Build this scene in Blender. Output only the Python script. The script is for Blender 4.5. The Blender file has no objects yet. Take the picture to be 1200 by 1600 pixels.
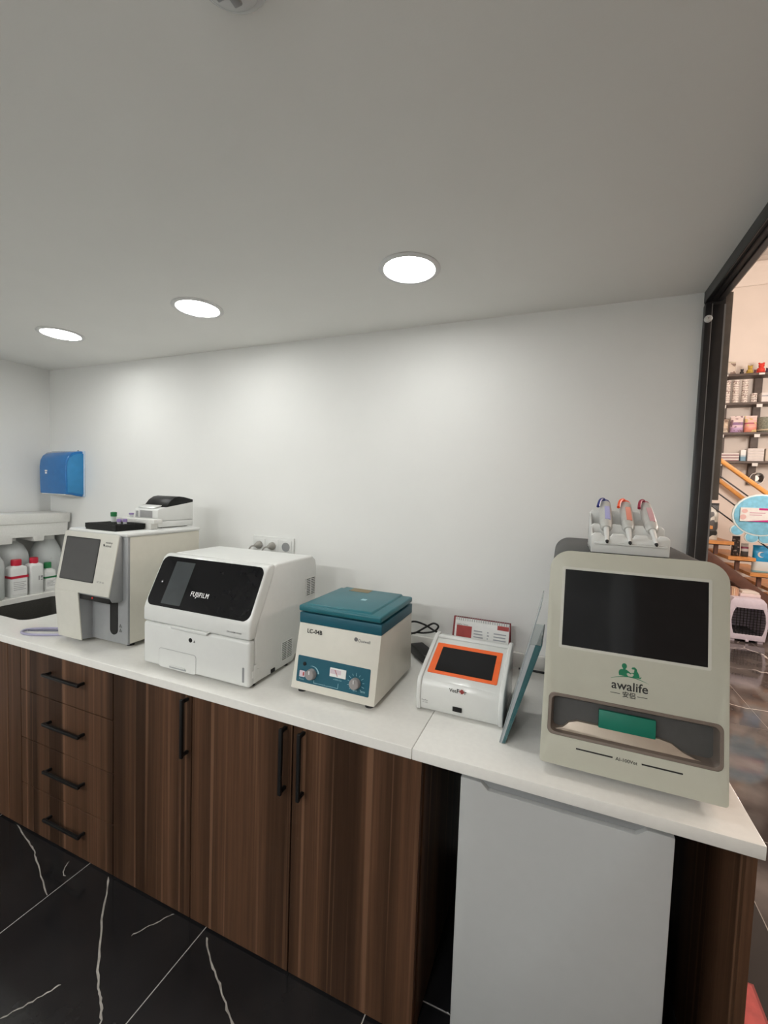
import bpy, bmesh, math, random
from mathutils import Vector, Matrix
random.seed(7)
sc = bpy.context.scene
COL = sc.collection

# ------------------------------------------------------------------ camera
cam_d = bpy.data.cameras.new('camera'); cam = bpy.data.objects.new('camera', cam_d); COL.objects.link(cam)
F, PITCH, ROLL, YAW = 670.81, 0.0526, -0.0339, 0.3932
CAM = Vector((-0.4373, -1.8789, 1.6282))
fwd = Vector((-math.cos(PITCH)*math.sin(YAW), math.cos(PITCH)*math.cos(YAW), -math.sin(PITCH)))
rgt = Vector((math.cos(YAW), math.sin(YAW), 0)); dwn = fwd.cross(rgt)
r2 = math.cos(ROLL)*rgt + math.sin(ROLL)*dwn; d2 = -math.sin(ROLL)*rgt + math.cos(ROLL)*dwn
M = Matrix.Identity(4)
for i in range(3):
    M[i][0], M[i][1], M[i][2], M[i][3] = r2[i], -d2[i], -fwd[i], CAM[i]
cam.matrix_world = M
cam_d.sensor_fit = 'HORIZONTAL'; cam_d.sensor_width = 36.0; cam_d.lens = F/1200*36.0
cam_d.clip_start = 0.02; cam_d.clip_end = 60
sc.camera = cam

# ------------------------------------------------------------------ world, exposure, big lights
w = bpy.data.worlds.new('world'); sc.world = w; w.use_nodes = True
w.node_tree.nodes['Background'].inputs[0].default_value = (0.9, 0.95, 1.0, 1)
w.node_tree.nodes['Background'].inputs[1].default_value = 0.05
sc.view_settings.view_transform = 'Standard'; sc.view_settings.look = 'None'
sc.view_settings.exposure = 0.03; sc.view_settings.gamma = 1.0; sc.view_settings.use_curve_mapping = False
DOWNLIGHT = 46.0        # emission strength of a ceiling downlight over the worktop
REARFILL = 330.0       # unseen fill lamps added by the rear wall to lift ceiling and fronts
SHOP_FILL = 64.0        # watts of each unseen fill light added in the shop, for even wall light
for x, y, z in ((2.3, 0.6, 2.75), (2.4, 1.8, 2.75), (2.5, 3.0, 2.75)):
    l = bpy.data.lights.new('shop_fill_light', 'POINT'); l.shadow_soft_size = 0.16; l.energy = SHOP_FILL; l.color = (1.0, 0.89, 0.81)
    o = bpy.data.objects.new('shop_fill_light', l); o.location = (x, y, z); COL.objects.link(o)

# ------------------------------------------------------------------ materials
MATS = {}
def pm(name, col, rough=0.5, metal=0.0, spec=0.5, var=0.04, nscale=30.0, bump=0.0, trans=0.0, ior=1.45, alpha=1.0, coat=0.0, emit=None, estr=0.0, sss=0.0):
    m = bpy.data.materials.new(name); m.use_nodes = True
    nt = m.node_tree; b = nt.nodes['Principled BSDF']; L = nt.links.new
    tc = nt.nodes.new('ShaderNodeTexCoord'); n = nt.nodes.new('ShaderNodeTexNoise')
    n.inputs['Scale'].default_value = nscale; n.inputs['Detail'].default_value = 3
    L(tc.outputs['Object'], n.inputs['Vector'])
    r = nt.nodes.new('ShaderNodeValToRGB')
    r.color_ramp.elements[0].position = 0.3; r.color_ramp.elements[1].position = 0.7
    r.color_ramp.elements[0].color = tuple(c*(1-var) for c in col) + (1,)
    r.color_ramp.elements[1].color = tuple(min(1, c*(1+var)) for c in col) + (1,)
    L(n.outputs['Fac'], r.inputs['Fac']); L(r.outputs['Color'], b.inputs['Base Color'])
    b.inputs['Roughness'].default_value = rough; b.inputs['Metallic'].default_value = metal
    b.inputs['Specular IOR Level'].default_value = spec
    b.inputs['IOR'].default_value = ior; b.inputs['Transmission Weight'].default_value = trans
    b.inputs['Alpha'].default_value = alpha; b.inputs['Coat Weight'].default_value = coat
    if emit:
        b.inputs['Emission Color'].default_value = tuple(emit) + (1,); b.inputs['Emission Strength'].default_value = estr
    if bump:
        bp = nt.nodes.new('ShaderNodeBump'); bp.inputs['Strength'].default_value = bump; bp.inputs['Distance'].default_value = 0.002
        n2 = nt.nodes.new('ShaderNodeTexNoise'); n2.inputs['Scale'].default_value = 220; L(tc.outputs['Object'], n2.inputs['Vector'])
        L(n2.outputs['Fac'], bp.inputs['Height']); L(bp.outputs['Normal'], b.inputs['Normal'])
    MATS[name] = m; return m

def wood(name, dark, light, streak, sx=9.0):
    """vertical-grain laminate: boards of differing tone with long thin streaks"""
    m = bpy.data.materials.new(name); m.use_nodes = True; nt = m.node_tree; b = nt.nodes['Principled BSDF']; L = nt.links.new
    g = nt.nodes.new('ShaderNodeNewGeometry')
    def noise(vec, det, scale=1.0, rough=0.55):
        mp = nt.nodes.new('ShaderNodeMapping'); mp.inputs['Scale'].default_value = vec; L(g.outputs['Position'], mp.inputs['Vector'])
        n = nt.nodes.new('ShaderNodeTexNoise'); n.inputs['Scale'].default_value = scale; n.inputs['Detail'].default_value = det
        n.inputs['Roughness'].default_value = rough; L(mp.outputs['Vector'], n.inputs['Vector']); return n.outputs['Fac']
    def ramp(fac, stops):
        r = nt.nodes.new('ShaderNodeValToRGB'); e = r.color_ramp.elements
        e[0].position, e[0].color = stops[0]; e[1].position, e[1].color = stops[1]
        for p, c in stops[2:]:
            k = e.new(p); k.color = c
        L(fac, r.inputs['Fac']); return r.outputs['Color']
    def mix(f, a, b_, mode='MIX'):
        x = nt.nodes.new('ShaderNodeMix'); x.data_type = 'RGBA'; x.blend_type = mode
        if isinstance(f, float): x.inputs[0].default_value = f
        else: L(f, x.inputs[0])
        L(a, x.inputs[6]); L(b_, x.inputs[7]); return x.outputs[2]
    G = lambda v: (v, v, v, 1)
    wide = ramp(noise((sx, sx, 0.12), 1), [(0.40, dark + (1,)), (0.60, light + (1,))])
    fine = ramp(noise((95, 95, 1.6), 5, 1.0, 0.7), [(0.3, G(0.55)), (0.7, G(1.25))])
    base = mix(0.8, wide, fine, 'MULTIPLY')
    st = ramp(noise((34, 34, 0.22), 2), [(0.56, G(0)), (0.64, G(1))])
    sr = nt.nodes.new('ShaderNodeRGB'); sr.outputs[0].default_value = streak + (1,)
    msk = nt.nodes.new('ShaderNodeMath'); msk.operation = 'MULTIPLY'; msk.inputs[1].default_value = 0.62; L(st, msk.inputs[0])
    L(mix(msk.outputs[0], base, sr.outputs[0]), b.inputs['Base Color'])
    b.inputs['Roughness'].default_value = 0.5; b.inputs['Specular IOR Level'].default_value = 0.18
    bp = nt.nodes.new('ShaderNodeBump'); bp.inputs['Strength'].default_value = 0.15; bp.inputs['Distance'].default_value = 0.001
    L(fine, bp.inputs['Height']); L(bp.outputs['Normal'], b.inputs['Normal'])
    MATS[name] = m; return m

def marble(name, base, cloud, vein, rough, vs=0.9, vw=0.012):
    m = bpy.data.materials.new(name); m.use_nodes = True; nt = m.node_tree; b = nt.nodes['Principled BSDF']; L = nt.links.new
    g = nt.nodes.new('ShaderNodeNewGeometry')
    n = nt.nodes.new('ShaderNodeTexNoise'); n.inputs['Scale'].default_value = 2.2; n.inputs['Detail'].default_value = 8; L(g.outputs['Position'], n.inputs['Vector'])
    r = nt.nodes.new('ShaderNodeValToRGB'); r.color_ramp.elements[0].position = 0.42; r.color_ramp.elements[1].position = 0.75
    r.color_ramp.elements[0].color = base + (1,); r.color_ramp.elements[1].color = cloud + (1,); L(n.outputs['Fac'], r.inputs['Fac'])
    n2 = nt.nodes.new('ShaderNodeTexNoise'); n2.inputs['Scale'].default_value = 3.0; n2.inputs['Detail'].default_value = 4; L(g.outputs['Position'], n2.inputs['Vector'])
    ad = nt.nodes.new('ShaderNodeVectorMath'); ad.operation = 'MULTIPLY_ADD'
    L(n2.outputs['Color'], ad.inputs[0]); ad.inputs[1].default_value = (0.35, 0.35, 0.35); L(g.outputs['Position'], ad.inputs[2])
    v = nt.nodes.new('ShaderNodeTexVoronoi'); v.feature = 'DISTANCE_TO_EDGE'; v.inputs['Scale'].default_value = vs; L(ad.outputs[0], v.inputs['Vector'])
    vr = nt.nodes.new('ShaderNodeValToRGB'); vr.color_ramp.elements[0].color = (1, 1, 1, 1); vr.color_ramp.elements[1].color = (0, 0, 0, 1)
    vr.color_ramp.elements[0].position = vw*0.3; vr.color_ramp.elements[1].position = vw; L(v.outputs['Distance'], vr.inputs['Fac'])
    n3 = nt.nodes.new('ShaderNodeTexNoise'); n3.inputs['Scale'].default_value = 1.4; L(g.outputs['Position'], n3.inputs['Vector'])
    kr = nt.nodes.new('ShaderNodeValToRGB'); kr.color_ramp.elements[0].position = 0.5; kr.color_ramp.elements[1].position = 0.6; L(n3.outputs['Fac'], kr.inputs['Fac'])
    mu = nt.nodes.new('ShaderNodeMath'); mu.operation = 'MULTIPLY'; L(vr.outputs['Color'], mu.inputs[0]); L(kr.outputs['Color'], mu.inputs[1])
    mx = nt.nodes.new('ShaderNodeMix'); mx.data_type = 'RGBA'; L(mu.outputs[0], mx.inputs[0]); L(r.outputs['Color'], mx.inputs[6]); mx.inputs[7].default_value = vein + (1,)
    L(mx.outputs[2], b.inputs['Base Color']); b.inputs['Roughness'].default_value = rough
    MATS[name] = m; return m

def banded(name, stops, z0, z1, rough=0.4, spots=None):
    """flat print on a packet: colour bands up the height plus printed blotches"""
    m = bpy.data.materials.new(name); m.use_nodes = True; nt = m.node_tree; b = nt.nodes['Principled BSDF']; L = nt.links.new
    tc = nt.nodes.new('ShaderNodeTexCoord'); sp = nt.nodes.new('ShaderNodeSeparateXYZ'); L(tc.outputs['Object'], sp.inputs[0])
    mr = nt.nodes.new('ShaderNodeMapRange'); mr.inputs[1].default_value = z0; mr.inputs[2].default_value = z1; L(sp.outputs['Z'], mr.inputs[0])
    r = nt.nodes.new('ShaderNodeValToRGB'); r.color_ramp.interpolation = 'CONSTANT'; e = r.color_ramp.elements
    e[0].position = 0; e[0].color = stops[0][1] + (1,); e[1].position = stops[1][0]; e[1].color = stops[1][1] + (1,)
    for p, c in stops[2:]:
        k = e.new(p); k.color = c + (1,)
    L(mr.outputs[0], r.inputs['Fac']); out = r.outputs['Color']
    if spots:
        n = nt.nodes.new('ShaderNodeTexNoise'); n.inputs['Scale'].default_value = spots[1]; n.inputs['Detail'].default_value = 1; L(tc.outputs['Object'], n.inputs['Vector'])
        k = nt.nodes.new('ShaderNodeValToRGB'); k.color_ramp.elements[0].position = spots[2]; k.color_ramp.elements[1].position = spots[2] + 0.02; L(n.outputs['Fac'], k.inputs['Fac'])
        mx = nt.nodes.new('ShaderNodeMix'); mx.data_type = 'RGBA'; L(k.outputs['Color'], mx.inputs[0]); L(out, mx.inputs[6]); mx.inputs[7].default_value = spots[0] + (1,); out = mx.outputs[2]
    L(out, b.inputs['Base Color']); b.inputs['Roughness'].default_value = rough
    MATS[name] = m; return m

WALL = pm('wall_paint', (0.82, 0.825, 0.805), 0.75, var=0.01, nscale=4, bump=0.08, spec=0.25)
CEIL = pm('ceiling_paint', (0.88, 0.875, 0.84), 0.85, var=0.012, nscale=3, bump=0.05, spec=0.2)
SHOPW = pm('shop_wall_paint', (0.82, 0.75, 0.69), 0.8, var=0.02, nscale=3, spec=0.2)
BLACKM = pm('black_powder_coat', (0.018, 0.018, 0.020), 0.38, var=0.15)
BROWNM = pm('bronze_strip', (0.20, 0.175, 0.15), 0.5, var=0.1)
QUARTZ = pm('white_quartz', (0.78, 0.77, 0.73), 0.16, var=0.02, nscale=60, spec=0.5)
WOOD = wood('walnut_laminate', (0.033, 0.0155, 0.0078), (0.088, 0.043, 0.023), (0.185, 0.100, 0.058))
PIPE = pm('handle_black', (0.009, 0.009, 0.009), 0.42, var=0.1, spec=0.25)
GROUT = pm('grout', (0.42, 0.40, 0.37), 0.8, var=0.05)
MARB = marble('black_marble', (0.010, 0.010, 0.011), (0.022, 0.021, 0.021), (0.020, 0.020, 0.020), 0.14)
SMARB = marble('reflection_tinted_marble', (0.055, 0.047, 0.045), (0.19, 0.165, 0.155), (0.75, 0.70, 0.65), 0.07, 1.1, 0.010)  # black marble, lightened and browned for the wall reflections and haze on it
VEIN = pm('marble_vein', (0.33, 0.31, 0.28), 0.2, var=0.35, nscale=25)
WHITEG = pm('white_gloss_plastic', (0.66, 0.67, 0.65), 0.22, var=0.01)
WHITEP = pm('white_plastic', (0.71, 0.72, 0.70), 0.38, var=0.015)
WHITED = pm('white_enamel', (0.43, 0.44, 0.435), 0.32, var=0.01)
CREAM = pm('cream_plastic', (0.62, 0.60, 0.52), 0.45, var=0.02, bump=0.05)
CREAML = pm('pale_cream_plastic', (0.60, 0.59, 0.53), 0.42, var=0.02)
SILV = pm('silver_grey_plastic', (0.31, 0.32, 0.325), 0.38, var=0.03, metal=0.25)
GREYM = pm('grey_plastic', (0.30, 0.30, 0.30), 0.5)
DGREY = pm('dark_grey_shell', (0.068, 0.068, 0.066), 0.55, var=0.06, bump=0.1)
BLACKP = pm('black_plastic', (0.010, 0.010, 0.010), 0.4, var=0.1, spec=0.25)
BLACKG = pm('black_glass', (0.006, 0.006, 0.007), 0.06, var=0.1, spec=0.22)
SCREEN = pm('grey_screen', (0.055, 0.055, 0.055), 0.22, var=0.03)
SCREEN2 = pm('dim_touch_screen', (0.045, 0.052, 0.055), 0.08, var=0.05)
AWA = pm('sage_grey_plastic', (0.49, 0.49, 0.41), 0.42, var=0.015)
AWAL = pm('sage_grey_lip', (0.58, 0.58, 0.52), 0.4, var=0.015)
CHAMP = pm('champagne_metallic', (0.40, 0.34, 0.28), 0.34, metal=0.55, var=0.04)
TAUPE = pm('taupe_metallic', (0.20, 0.165, 0.14), 0.4, metal=0.45, var=0.04)
GREEN = pm('green_flap', (0.0, 0.155, 0.10), 0.5, var=0.05)
LOGOG = pm('logo_green', (0.0, 0.165, 0.075), 0.5)
INK = pm('black_ink', (0.012, 0.012, 0.012), 0.5)
INKG = pm('grey_ink', (0.13, 0.13, 0.13), 0.5)
WINK = pm('white_ink', (0.85, 0.85, 0.85), 0.5)
TEAL = pm('teal_enamel', (0.012, 0.125, 0.155), 0.36, var=0.04)
TEALP = pm('teal_panel', (0.006, 0.085, 0.125), 0.45, var=0.04)
CENT = pm('centrifuge_cream', (0.66, 0.64, 0.57), 0.4, var=0.015)
KNOB = pm('grey_knob', (0.27, 0.255, 0.25), 0.45)
ORANGE = pm('orange_bezel', (0.80, 0.12, 0.015), 0.4, var=0.03)
LBLUE = pm('pale_print', (0.34, 0.54, 0.60), 0.5)
PINKP = pm('pale_pink_print', (0.60, 0.50, 0.55), 0.5)
RED = pm('red_print', (0.36, 0.035, 0.03), 0.5, var=0.1)
REDCAP = pm('red_cap', (0.50, 0.010, 0.035), 0.4, var=0.06)
GRCAP = pm('green_cap', (0.01, 0.17, 0.05), 0.4, var=0.06)
PURP = pm('purple_cap', (0.30, 0.22, 0.46), 0.4)
PAPER = pm('paper', (0.78, 0.78, 0.76), 0.7)
CARD = pm('dark_red_card', (0.22, 0.03, 0.035), 0.6)
FOAM = pm('polystyrene', (0.72, 0.72, 0.69), 0.85, var=0.03, nscale=120, bump=0.2)
JUG = pm('translucent_plastic', (0.74, 0.77, 0.76), 0.4, trans=0.35, var=0.02)
BLUEP = pm('blue_translucent_plastic', (0.020, 0.185, 0.52), 0.14, var=0.05, trans=0.15)
LBACK = pm('pale_blue_plastic', (0.55, 0.66, 0.80), 0.4)
ACRY = pm('clear_acrylic', (0.86, 0.92, 0.92), 0.06, trans=0.9, ior=1.3, var=0.0)
ACRE = pm('teal_acrylic_edge', (0.060, 0.150, 0.160), 0.12, var=0.08, trans=0.2)
ACRT = pm('pale_acrylic_sheet', (0.62, 0.68, 0.70), 0.08, trans=0.55, ior=1.3, var=0.02)
FROST = pm('frosted_acrylic', (0.55, 0.58, 0.60), 0.25, trans=0.3, var=0.03)
RUBB = pm('black_rubber', (0.010, 0.010, 0.010), 0.5)
LAV = pm('lavender_tubing', (0.42, 0.40, 0.55), 0.35, trans=0.2)
SINKM = pm('dark_granite_sink', (0.040, 0.038, 0.033), 0.5, var=0.3, nscale=300)
CHROME = pm('chrome', (0.75, 0.75, 0.75), 0.12, metal=1.0)
PLUG = pm('grey_plug', (0.33, 0.32, 0.29), 0.35)
LAMP = pm('lamp_diffuser', (0.9, 0.9, 0.9), 0.5, emit=(1.0, 1.0, 0.975), estr=DOWNLIGHT)
FILLLAMP = pm('fill_lamp_diffuser', (0.9, 0.9, 0.9), 0.5, emit=(1.0, 1.0, 0.985), estr=REARFILL)
RINGM = pm('lamp_ring', (0.72, 0.72, 0.71), 0.4)
CLEARC = pm('clear_cover', (0.80, 0.81, 0.80), 0.15, trans=0.3)
STAIRW = pm('stair_oak', (0.62, 0.27, 0.085), 0.4, var=0.18, nscale=12)
RAILW = pm('rail_oak', (0.70, 0.32, 0.075), 0.4, var=0.12, nscale=10)
STRING = pm('brown_stringer', (0.13, 0.062, 0.045), 0.35, var=0.25, nscale=8)
SHELFW = pm('shelf_brown', (0.095, 0.07, 0.058), 0.5, var=0.2, nscale=14)
LEDR = pm('red_led', (0.5, 0.02, 0.02), 0.3, emit=(1, 0.05, 0.04), estr=0.15)

# ------------------------------------------------------------------ mesh helpers
ORG = {}
def rrect(x0, x1, y0, y1, r, n=5):
    pts = []
    for cx, cy, a0 in ((x1-r, y1-r, 0), (x0+r, y1-r, 90), (x0+r, y0+r, 180), (x1-r, y0+r, 270)):
        for k in range(n+1):
            a = math.radians(a0 + 90*k/n); pts.append((cx + r*math.cos(a), cy + r*math.sin(a)))
    return pts
class MB:
    def __init__(s): s.v = []; s.f = []
    def add(s, vs, fs):
        o = len(s.v); s.v += [Vector(v) for v in vs]; s.f += [tuple(i+o for i in f) for f in fs]; return s
    def box(s, x0, x1, y0, y1, z0, z1):
        return s.add([(x, y, z) for z in (z0, z1) for y in (y0, y1) for x in (x0, x1)],
                     [(0, 2, 3, 1), (4, 5, 7, 6), (0, 1, 5, 4), (2, 6, 7, 3), (0, 4, 6, 2), (1, 3, 7, 5)])
    def prism(s, poly, axis, a, b):
        def P(p, q, t): return {'x': (t, p, q), 'y': (p, t, q), 'z': (p, q, t)}[axis]
        n = len(poly)
        return s.add([P(p, q, a) for p, q in poly] + [P(p, q, b) for p, q in poly],
                     [tuple(range(n))[::-1], tuple(range(n, 2*n))] + [(i, (i+1) % n, n+(i+1) % n, n+i) for i in range(n)])
    def slope(s, poly, y0, z0, b, o0, o1):
        """prism of an (x, s) outline on the tilted plane y = y0 + b (z - z0), from offset o0 to o1 along its outward normal"""
        k = math.hypot(1, b); n = len(poly)
        def P(x, t, o): return (x, y0 + b*t/k - o/k, z0 + t/k + b*o/k)
        return s.add([P(x, t, o0) for x, t in poly] + [P(x, t, o1) for x, t in poly],
                     [tuple(range(n))[::-1], tuple(range(n, 2*n))] + [(i, (i+1) % n, n+(i+1) % n, n+i) for i in range(n)])
    def rings(s, rings, closed=True):
        n = len(rings[0]); vs = [p for r in rings for p in r]; fs = []
        for k in range(len(rings)-1):
            for i in range(n):
                fs.append((k*n+i, k*n+(i+1) % n, (k+1)*n+(i+1) % n, (k+1)*n+i))
        if closed: fs += [tuple(range(n))[::-1], tuple(range((len(rings)-1)*n, len(rings)*n))]
        return s.add(vs, fs)
    def cyl(s, c, d, r, r2=None, seg=20):
        return s.lathe(c, d, [(r, 0), (r if r2 is None else r2, Vector(d).length)], seg)
    def lathe(s, c, d, prof, seg=20):
        d = Vector(d).normalized(); a = d.orthogonal().normalized(); b = d.cross(a); c = Vector(c)
        return s.rings([[c + d*h + (a*math.cos(t) + b*math.sin(t))*max(r, 1e-5) for t in (2*math.pi*i/seg for i in range(seg))] for r, h in prof])
    def tube(s, pts, r, seg=8):
        pts = [Vector(p) for p in pts]; rg = []; up = None
        for i, p in enumerate(pts):
            t = (pts[min(i+1, len(pts)-1)] - pts[max(i-1, 0)]).normalized()
            a = t.orthogonal() if up is None else up - t*up.dot(t)
            a.normalize(); up = a; b = t.cross(a)
            rg.append([p + (a*math.cos(u) + b*math.sin(u))*r for u in (2*math.pi*k/seg for k in range(seg))])
        return s.rings(rg)
    def xf(s, m): s.v = [m @ v for v in s.v]; return s
    def build(s, name, mat, parent=None, bev=0.0, seg=2, smooth=35, loc=None, kind=None, label=None):
        org = ORG.get(parent.name, Vector((0, 0, 0))) if parent else (Vector(loc) if loc else Vector((0, 0, 0)))
        me = bpy.data.meshes.new(name); me.from_pydata([tuple(v - org) for v in s.v], [], s.f)
        bm = bmesh.new(); bm.from_mesh(me); bmesh.ops.recalc_face_normals(bm, faces=bm.faces)
        if bev:
            ed = [e for e in bm.edges if len(e.link_faces) == 2 and e.calc_face_angle(0) > 0.5]
            bmesh.ops.bevel(bm, geom=ed, offset=bev, segments=seg, profile=0.5, affect='EDGES', clamp_overlap=True)
        bm.to_mesh(me); bm.free()
        me.polygons.foreach_set('use_smooth', [True]*len(me.polygons)); me.set_sharp_from_angle(angle=math.radians(smooth))
        me.materials.append(mat)
        o = bpy.data.objects.new(name, me); COL.objects.link(o)
        if parent: o.parent = parent
        else: o.location = org
        ORG[o.name] = org
        if kind: o['kind'] = kind
        if label: o['label'] = label
        return o
def box(*a): return MB().box(*a)
def thing(name, label, cat, loc, group=None):
    o = bpy.data.objects.new(name, None); COL.objects.link(o); o.location = loc; o.empty_display_size = 0.05
    o['label'] = label; o['category'] = cat
    if group: o['group'] = group
    ORG[o.name] = Vector(loc); return o
def tag(o, label, cat, group=None):
    o['label'] = label; o['category'] = cat
    if group: o['group'] = group
    return o
def copy_tree(o, parent=None):
    c = o.copy(); COL.objects.link(c); c.parent = parent
    for ch in list(o.children): copy_tree(ch, c)
    return c
def struct(name, mb, mat, bev=0.0):
    return mb.build(name, mat, None, bev, kind='structure')
def text(body, mat, parent, o, r, u, width, name='lettering', depth=0.0004, bold=0.0, shear=0.0, center=False, space=1.0, stretch=1.0):
    """flat lettering: o = lower-left corner (or centre), r / u = reading and up directions"""
    cu = bpy.data.curves.new('t', 'FONT'); cu.body = body; cu.size = 1.0; cu.offset = bold; cu.shear = shear; cu.resolution_u = 3; cu.space_character = space
    ob = bpy.data.objects.new('t', cu); COL.objects.link(ob)
    dg = bpy.context.evaluated_depsgraph_get(); me = bpy.data.meshes.new_from_object(ob.evaluated_get(dg))
    bpy.data.objects.remove(ob); bpy.data.curves.remove(cu)
    xs = [v.co.x for v in me.vertices]; ys = [v.co.y for v in me.vertices]
    k = width/(max(xs) - min(xs)); r = Vector(r).normalized(); u = Vector(u).normalized(); n = r.cross(u); o = Vector(o)
    if center: o = o - r*width/2 - u*(max(ys) - min(ys))*k/2
    org = ORG[parent.name]
    for v in me.vertices:
        v.co = o + r*(v.co.x - min(xs))*k + u*(v.co.y - min(ys))*k*stretch + n*depth - org
    me.materials.clear(); me.materials.append(mat); me.name = name
    ob = bpy.data.objects.new(name, me); COL.objects.link(ob); ob.parent = parent; ORG[ob.name] = org; return ob
def sp(x, s, y0, z0, b, o=0.0):
    k = math.hypot(1, b); return Vector((x, y0 + b*s/k - o/k, z0 + s/k + b*o/k))
def up_of(b): return Vector((0, b, 1)).normalized()
def smooth_path(pts, n=6):
    P = [Vector(p) for p in pts]; out = []
    for i in range(len(P)-1):
        a, b, c, d = P[max(i-1, 0)], P[i], P[i+1], P[min(i+2, len(P)-1)]
        for k in range(n):
            t = k/n; out.append(0.5*((2*b) + (c-a)*t + (2*a-5*b+4*c-d)*t*t + (3*b-a-3*c+d)*t**3))
    return out + [P[-1]]
X, Z = Vector((1, 0, 0)), Vector((0, 0, 1))

# ================================================================== THE SETTING
H, XL, YF = 2.3674, -3.7477, -3.6
SH, SX, SW = 4.9, 3.4, 5.45            # shop height, right extent, far wall
fl = struct('floor', box(XL-0.2, SX, YF-0.2, SW+0.1, -0.08, -0.0012), GROUT)
tile_a = tile_b = None
xs0 = [-2.212 + 0.6455*k for k in range(-3, 9)]; ys0 = [-0.62 + 1.29*k for k in range(-3, 5)]
for i, x in enumerate(xs0):
    for y in ys0:
        shop = x > -0.1
        src = tile_b if shop else tile_a
        if src is None:
            t = MB().box(0.0018, 0.6437, 0.0018, 1.2882, -0.0012, 0.0).build('floor_tile', SMARB if shop else MARB, fl, bev=0.0004, seg=1)
            if shop: tile_b = t
            else: tile_a = t
        else:
            t = src.copy(); COL.objects.link(t)
        t.location = (x, y, 0)
def vein(pts, wd):
    P = smooth_path([(x, y, 0) for x, y in pts], 7); vs = []; fs = []
    for i, p in enumerate(P):
        t = (P[min(i+1, len(P)-1)] - P[max(i-1, 0)]).normalized(); n = Vector((-t.y, t.x, 0))
        j = random.uniform(-0.0025, 0.0025); h = wd*random.uniform(0.32, 0.66)*(0.35 if i in (0, len(P)-1) else 1)
        for s_ in (-1, 1):
            vs.append(p + n*(j + s_*h/2) + Vector((0, 0, -0.002))); vs.append(p + n*(j + s_*h/2) + Vector((0, 0, 0.0003)))
    for i in range(len(P)-1):
        a = i*4; b = a+4; fs += [(a+1, a+3, b+3, b+1), (a, b, b+2, a+2), (a, a+1, b+1, b), (a+2, b+2, b+3, a+3)]
    MB().add(vs, fs).build('marble_vein', VEIN, fl)
for pts, wd in (([(-2.72, -0.735), (-2.538, -0.776), (-2.423, -0.814), (-2.216, -0.892)], 0.010),
                ([(-2.08, -0.739), (-1.907, -0.887), (-1.766, -0.993), (-1.696, -1.03), (-1.635, -1.073), (-1.60, -1.11)], 0.012),
                ([(-1.538, -0.757), (-1.467, -0.805), (-1.375, -0.857), (-1.277, -0.913), (-1.2, -0.95)], 0.012),
                ([(-1.712, -0.741), (-1.75, -0.80), (-1.785, -0.861)], 0.007), ([(-1.85, -1.057), (-1.88, -1.12), (-1.918, -1.186)], 0.008),
                ([(-2.30, -0.76), (-2.27, -0.80), (-2.24, -0.81)], 0.006)):
    vein(pts, wd)

struct('wall_back', box(XL-0.1, -0.006, 0, 0.12, 0, H), WALL)
struct('wall_left', box(XL-0.1, XL, YF, 0, 0, H), WALL)
struct('ceiling', box(XL-0.1, -0.006, YF-0.1, 0.12, H, H+0.12), CEIL)
struct('wall_front', box(XL-0.1, SX, YF-0.1, YF, 0, SH), WALL)
struct('wall_right', box(-0.006, 0.075, YF, -2.3, 0, H), WALL)
struct('wall_above_doorway', box(-0.006, 0.075, YF, 0.12, H, SH), SHOPW)
struct('wall_shop_left', box(-0.006, 0.06, 0.12, SW, 0, SH), SHOPW)
struct('wall_shop_far', box(-0.006, SX, SW, SW+0.1, 0, SH), SHOPW)
struct('wall_shop_right', box(SX, SX+0.1, YF, SW, 0, SH), SHOPW)
struct('ceiling_shop', box(-0.1, SX, YF, SW+0.1, SH, SH+0.1), SHOPW)
struct('trim_1', MB().prism([(SW, 4.52), (SW, 4.78), (SW-0.14, 4.78), (SW-0.14, 4.72), (SW-0.07, 4.68), (SW-0.07, 4.60), (SW-0.03, 4.52)], 'x', 0.06, SX), SHOPW, 0.004)
# black door frame: post at the wall end, beam under the ceiling
MB().box(-0.009, 0.056, 0.0, 0.125, H-0.050, H).build('trim_5', BLACKM, None, 0.002, kind='structure')
po = MB().box(-0.009, 0.010, -0.030, 0.0, 0, H-0.050).box(0.012, 0.050, -0.012, 0.09, 0, H-0.050).build('trim_2', BLACKM, None, 0.002, kind='structure')
MB().box(0.010, 0.013, -0.024, 0.02, 0, H-0.050).box(0.0505, 0.056, -0.006, 0.02, 0, H-0.050).build('groove_lip', SILV, po)
MB().box(0.056, 0.082, 0.02, 0.11, 1.63, H).build('door_seal_strip', BROWNM, po, 0.002)
be = MB().box(-0.009, 0.048, -2.3, -0.0, H-0.036, H).box(-0.009, -0.004, -2.3, 0, H-0.040, H-0.036).build('trim_3', BLACKM, None, 0.0015, kind='structure')
MB().box(0.006, 0.010, -2.3, -0.03, H-0.0385, H-0.036).box(0.026, 0.029, -2.3, -0.03, H-0.0385, H-0.036).build('track_rail', BLACKP, be)
# dark door and frames added on the rear wall for the screens to reflect
d1 = MB().box(-2.3, -2.2, YF, YF+0.06, 0, 2.2).box(-1.25, -1.15, YF, YF+0.06, 0, 2.2).box(-2.3, -1.15, YF, YF+0.06, 2.2, 2.3).build('reflection_door', BLACKM, None, 0.003, kind='structure')
MB().box(-2.2, -1.25, YF+0.005, YF+0.045, 0.01, 2.2).build('door_leaf', GREYM, d1)
MB().tube([(-1.33, YF+0.045, 1.0), (-1.33, YF+0.09, 1.0), (-1.45, YF+0.09, 1.0)], 0.01).build('door_handle', PIPE, d1)
struct('reflection_strip', box(-0.75, -0.62, YF, YF+0.05, 0, 2.3), BLACKM)  # unseen dark strip, added to show in the screen reflections

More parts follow.
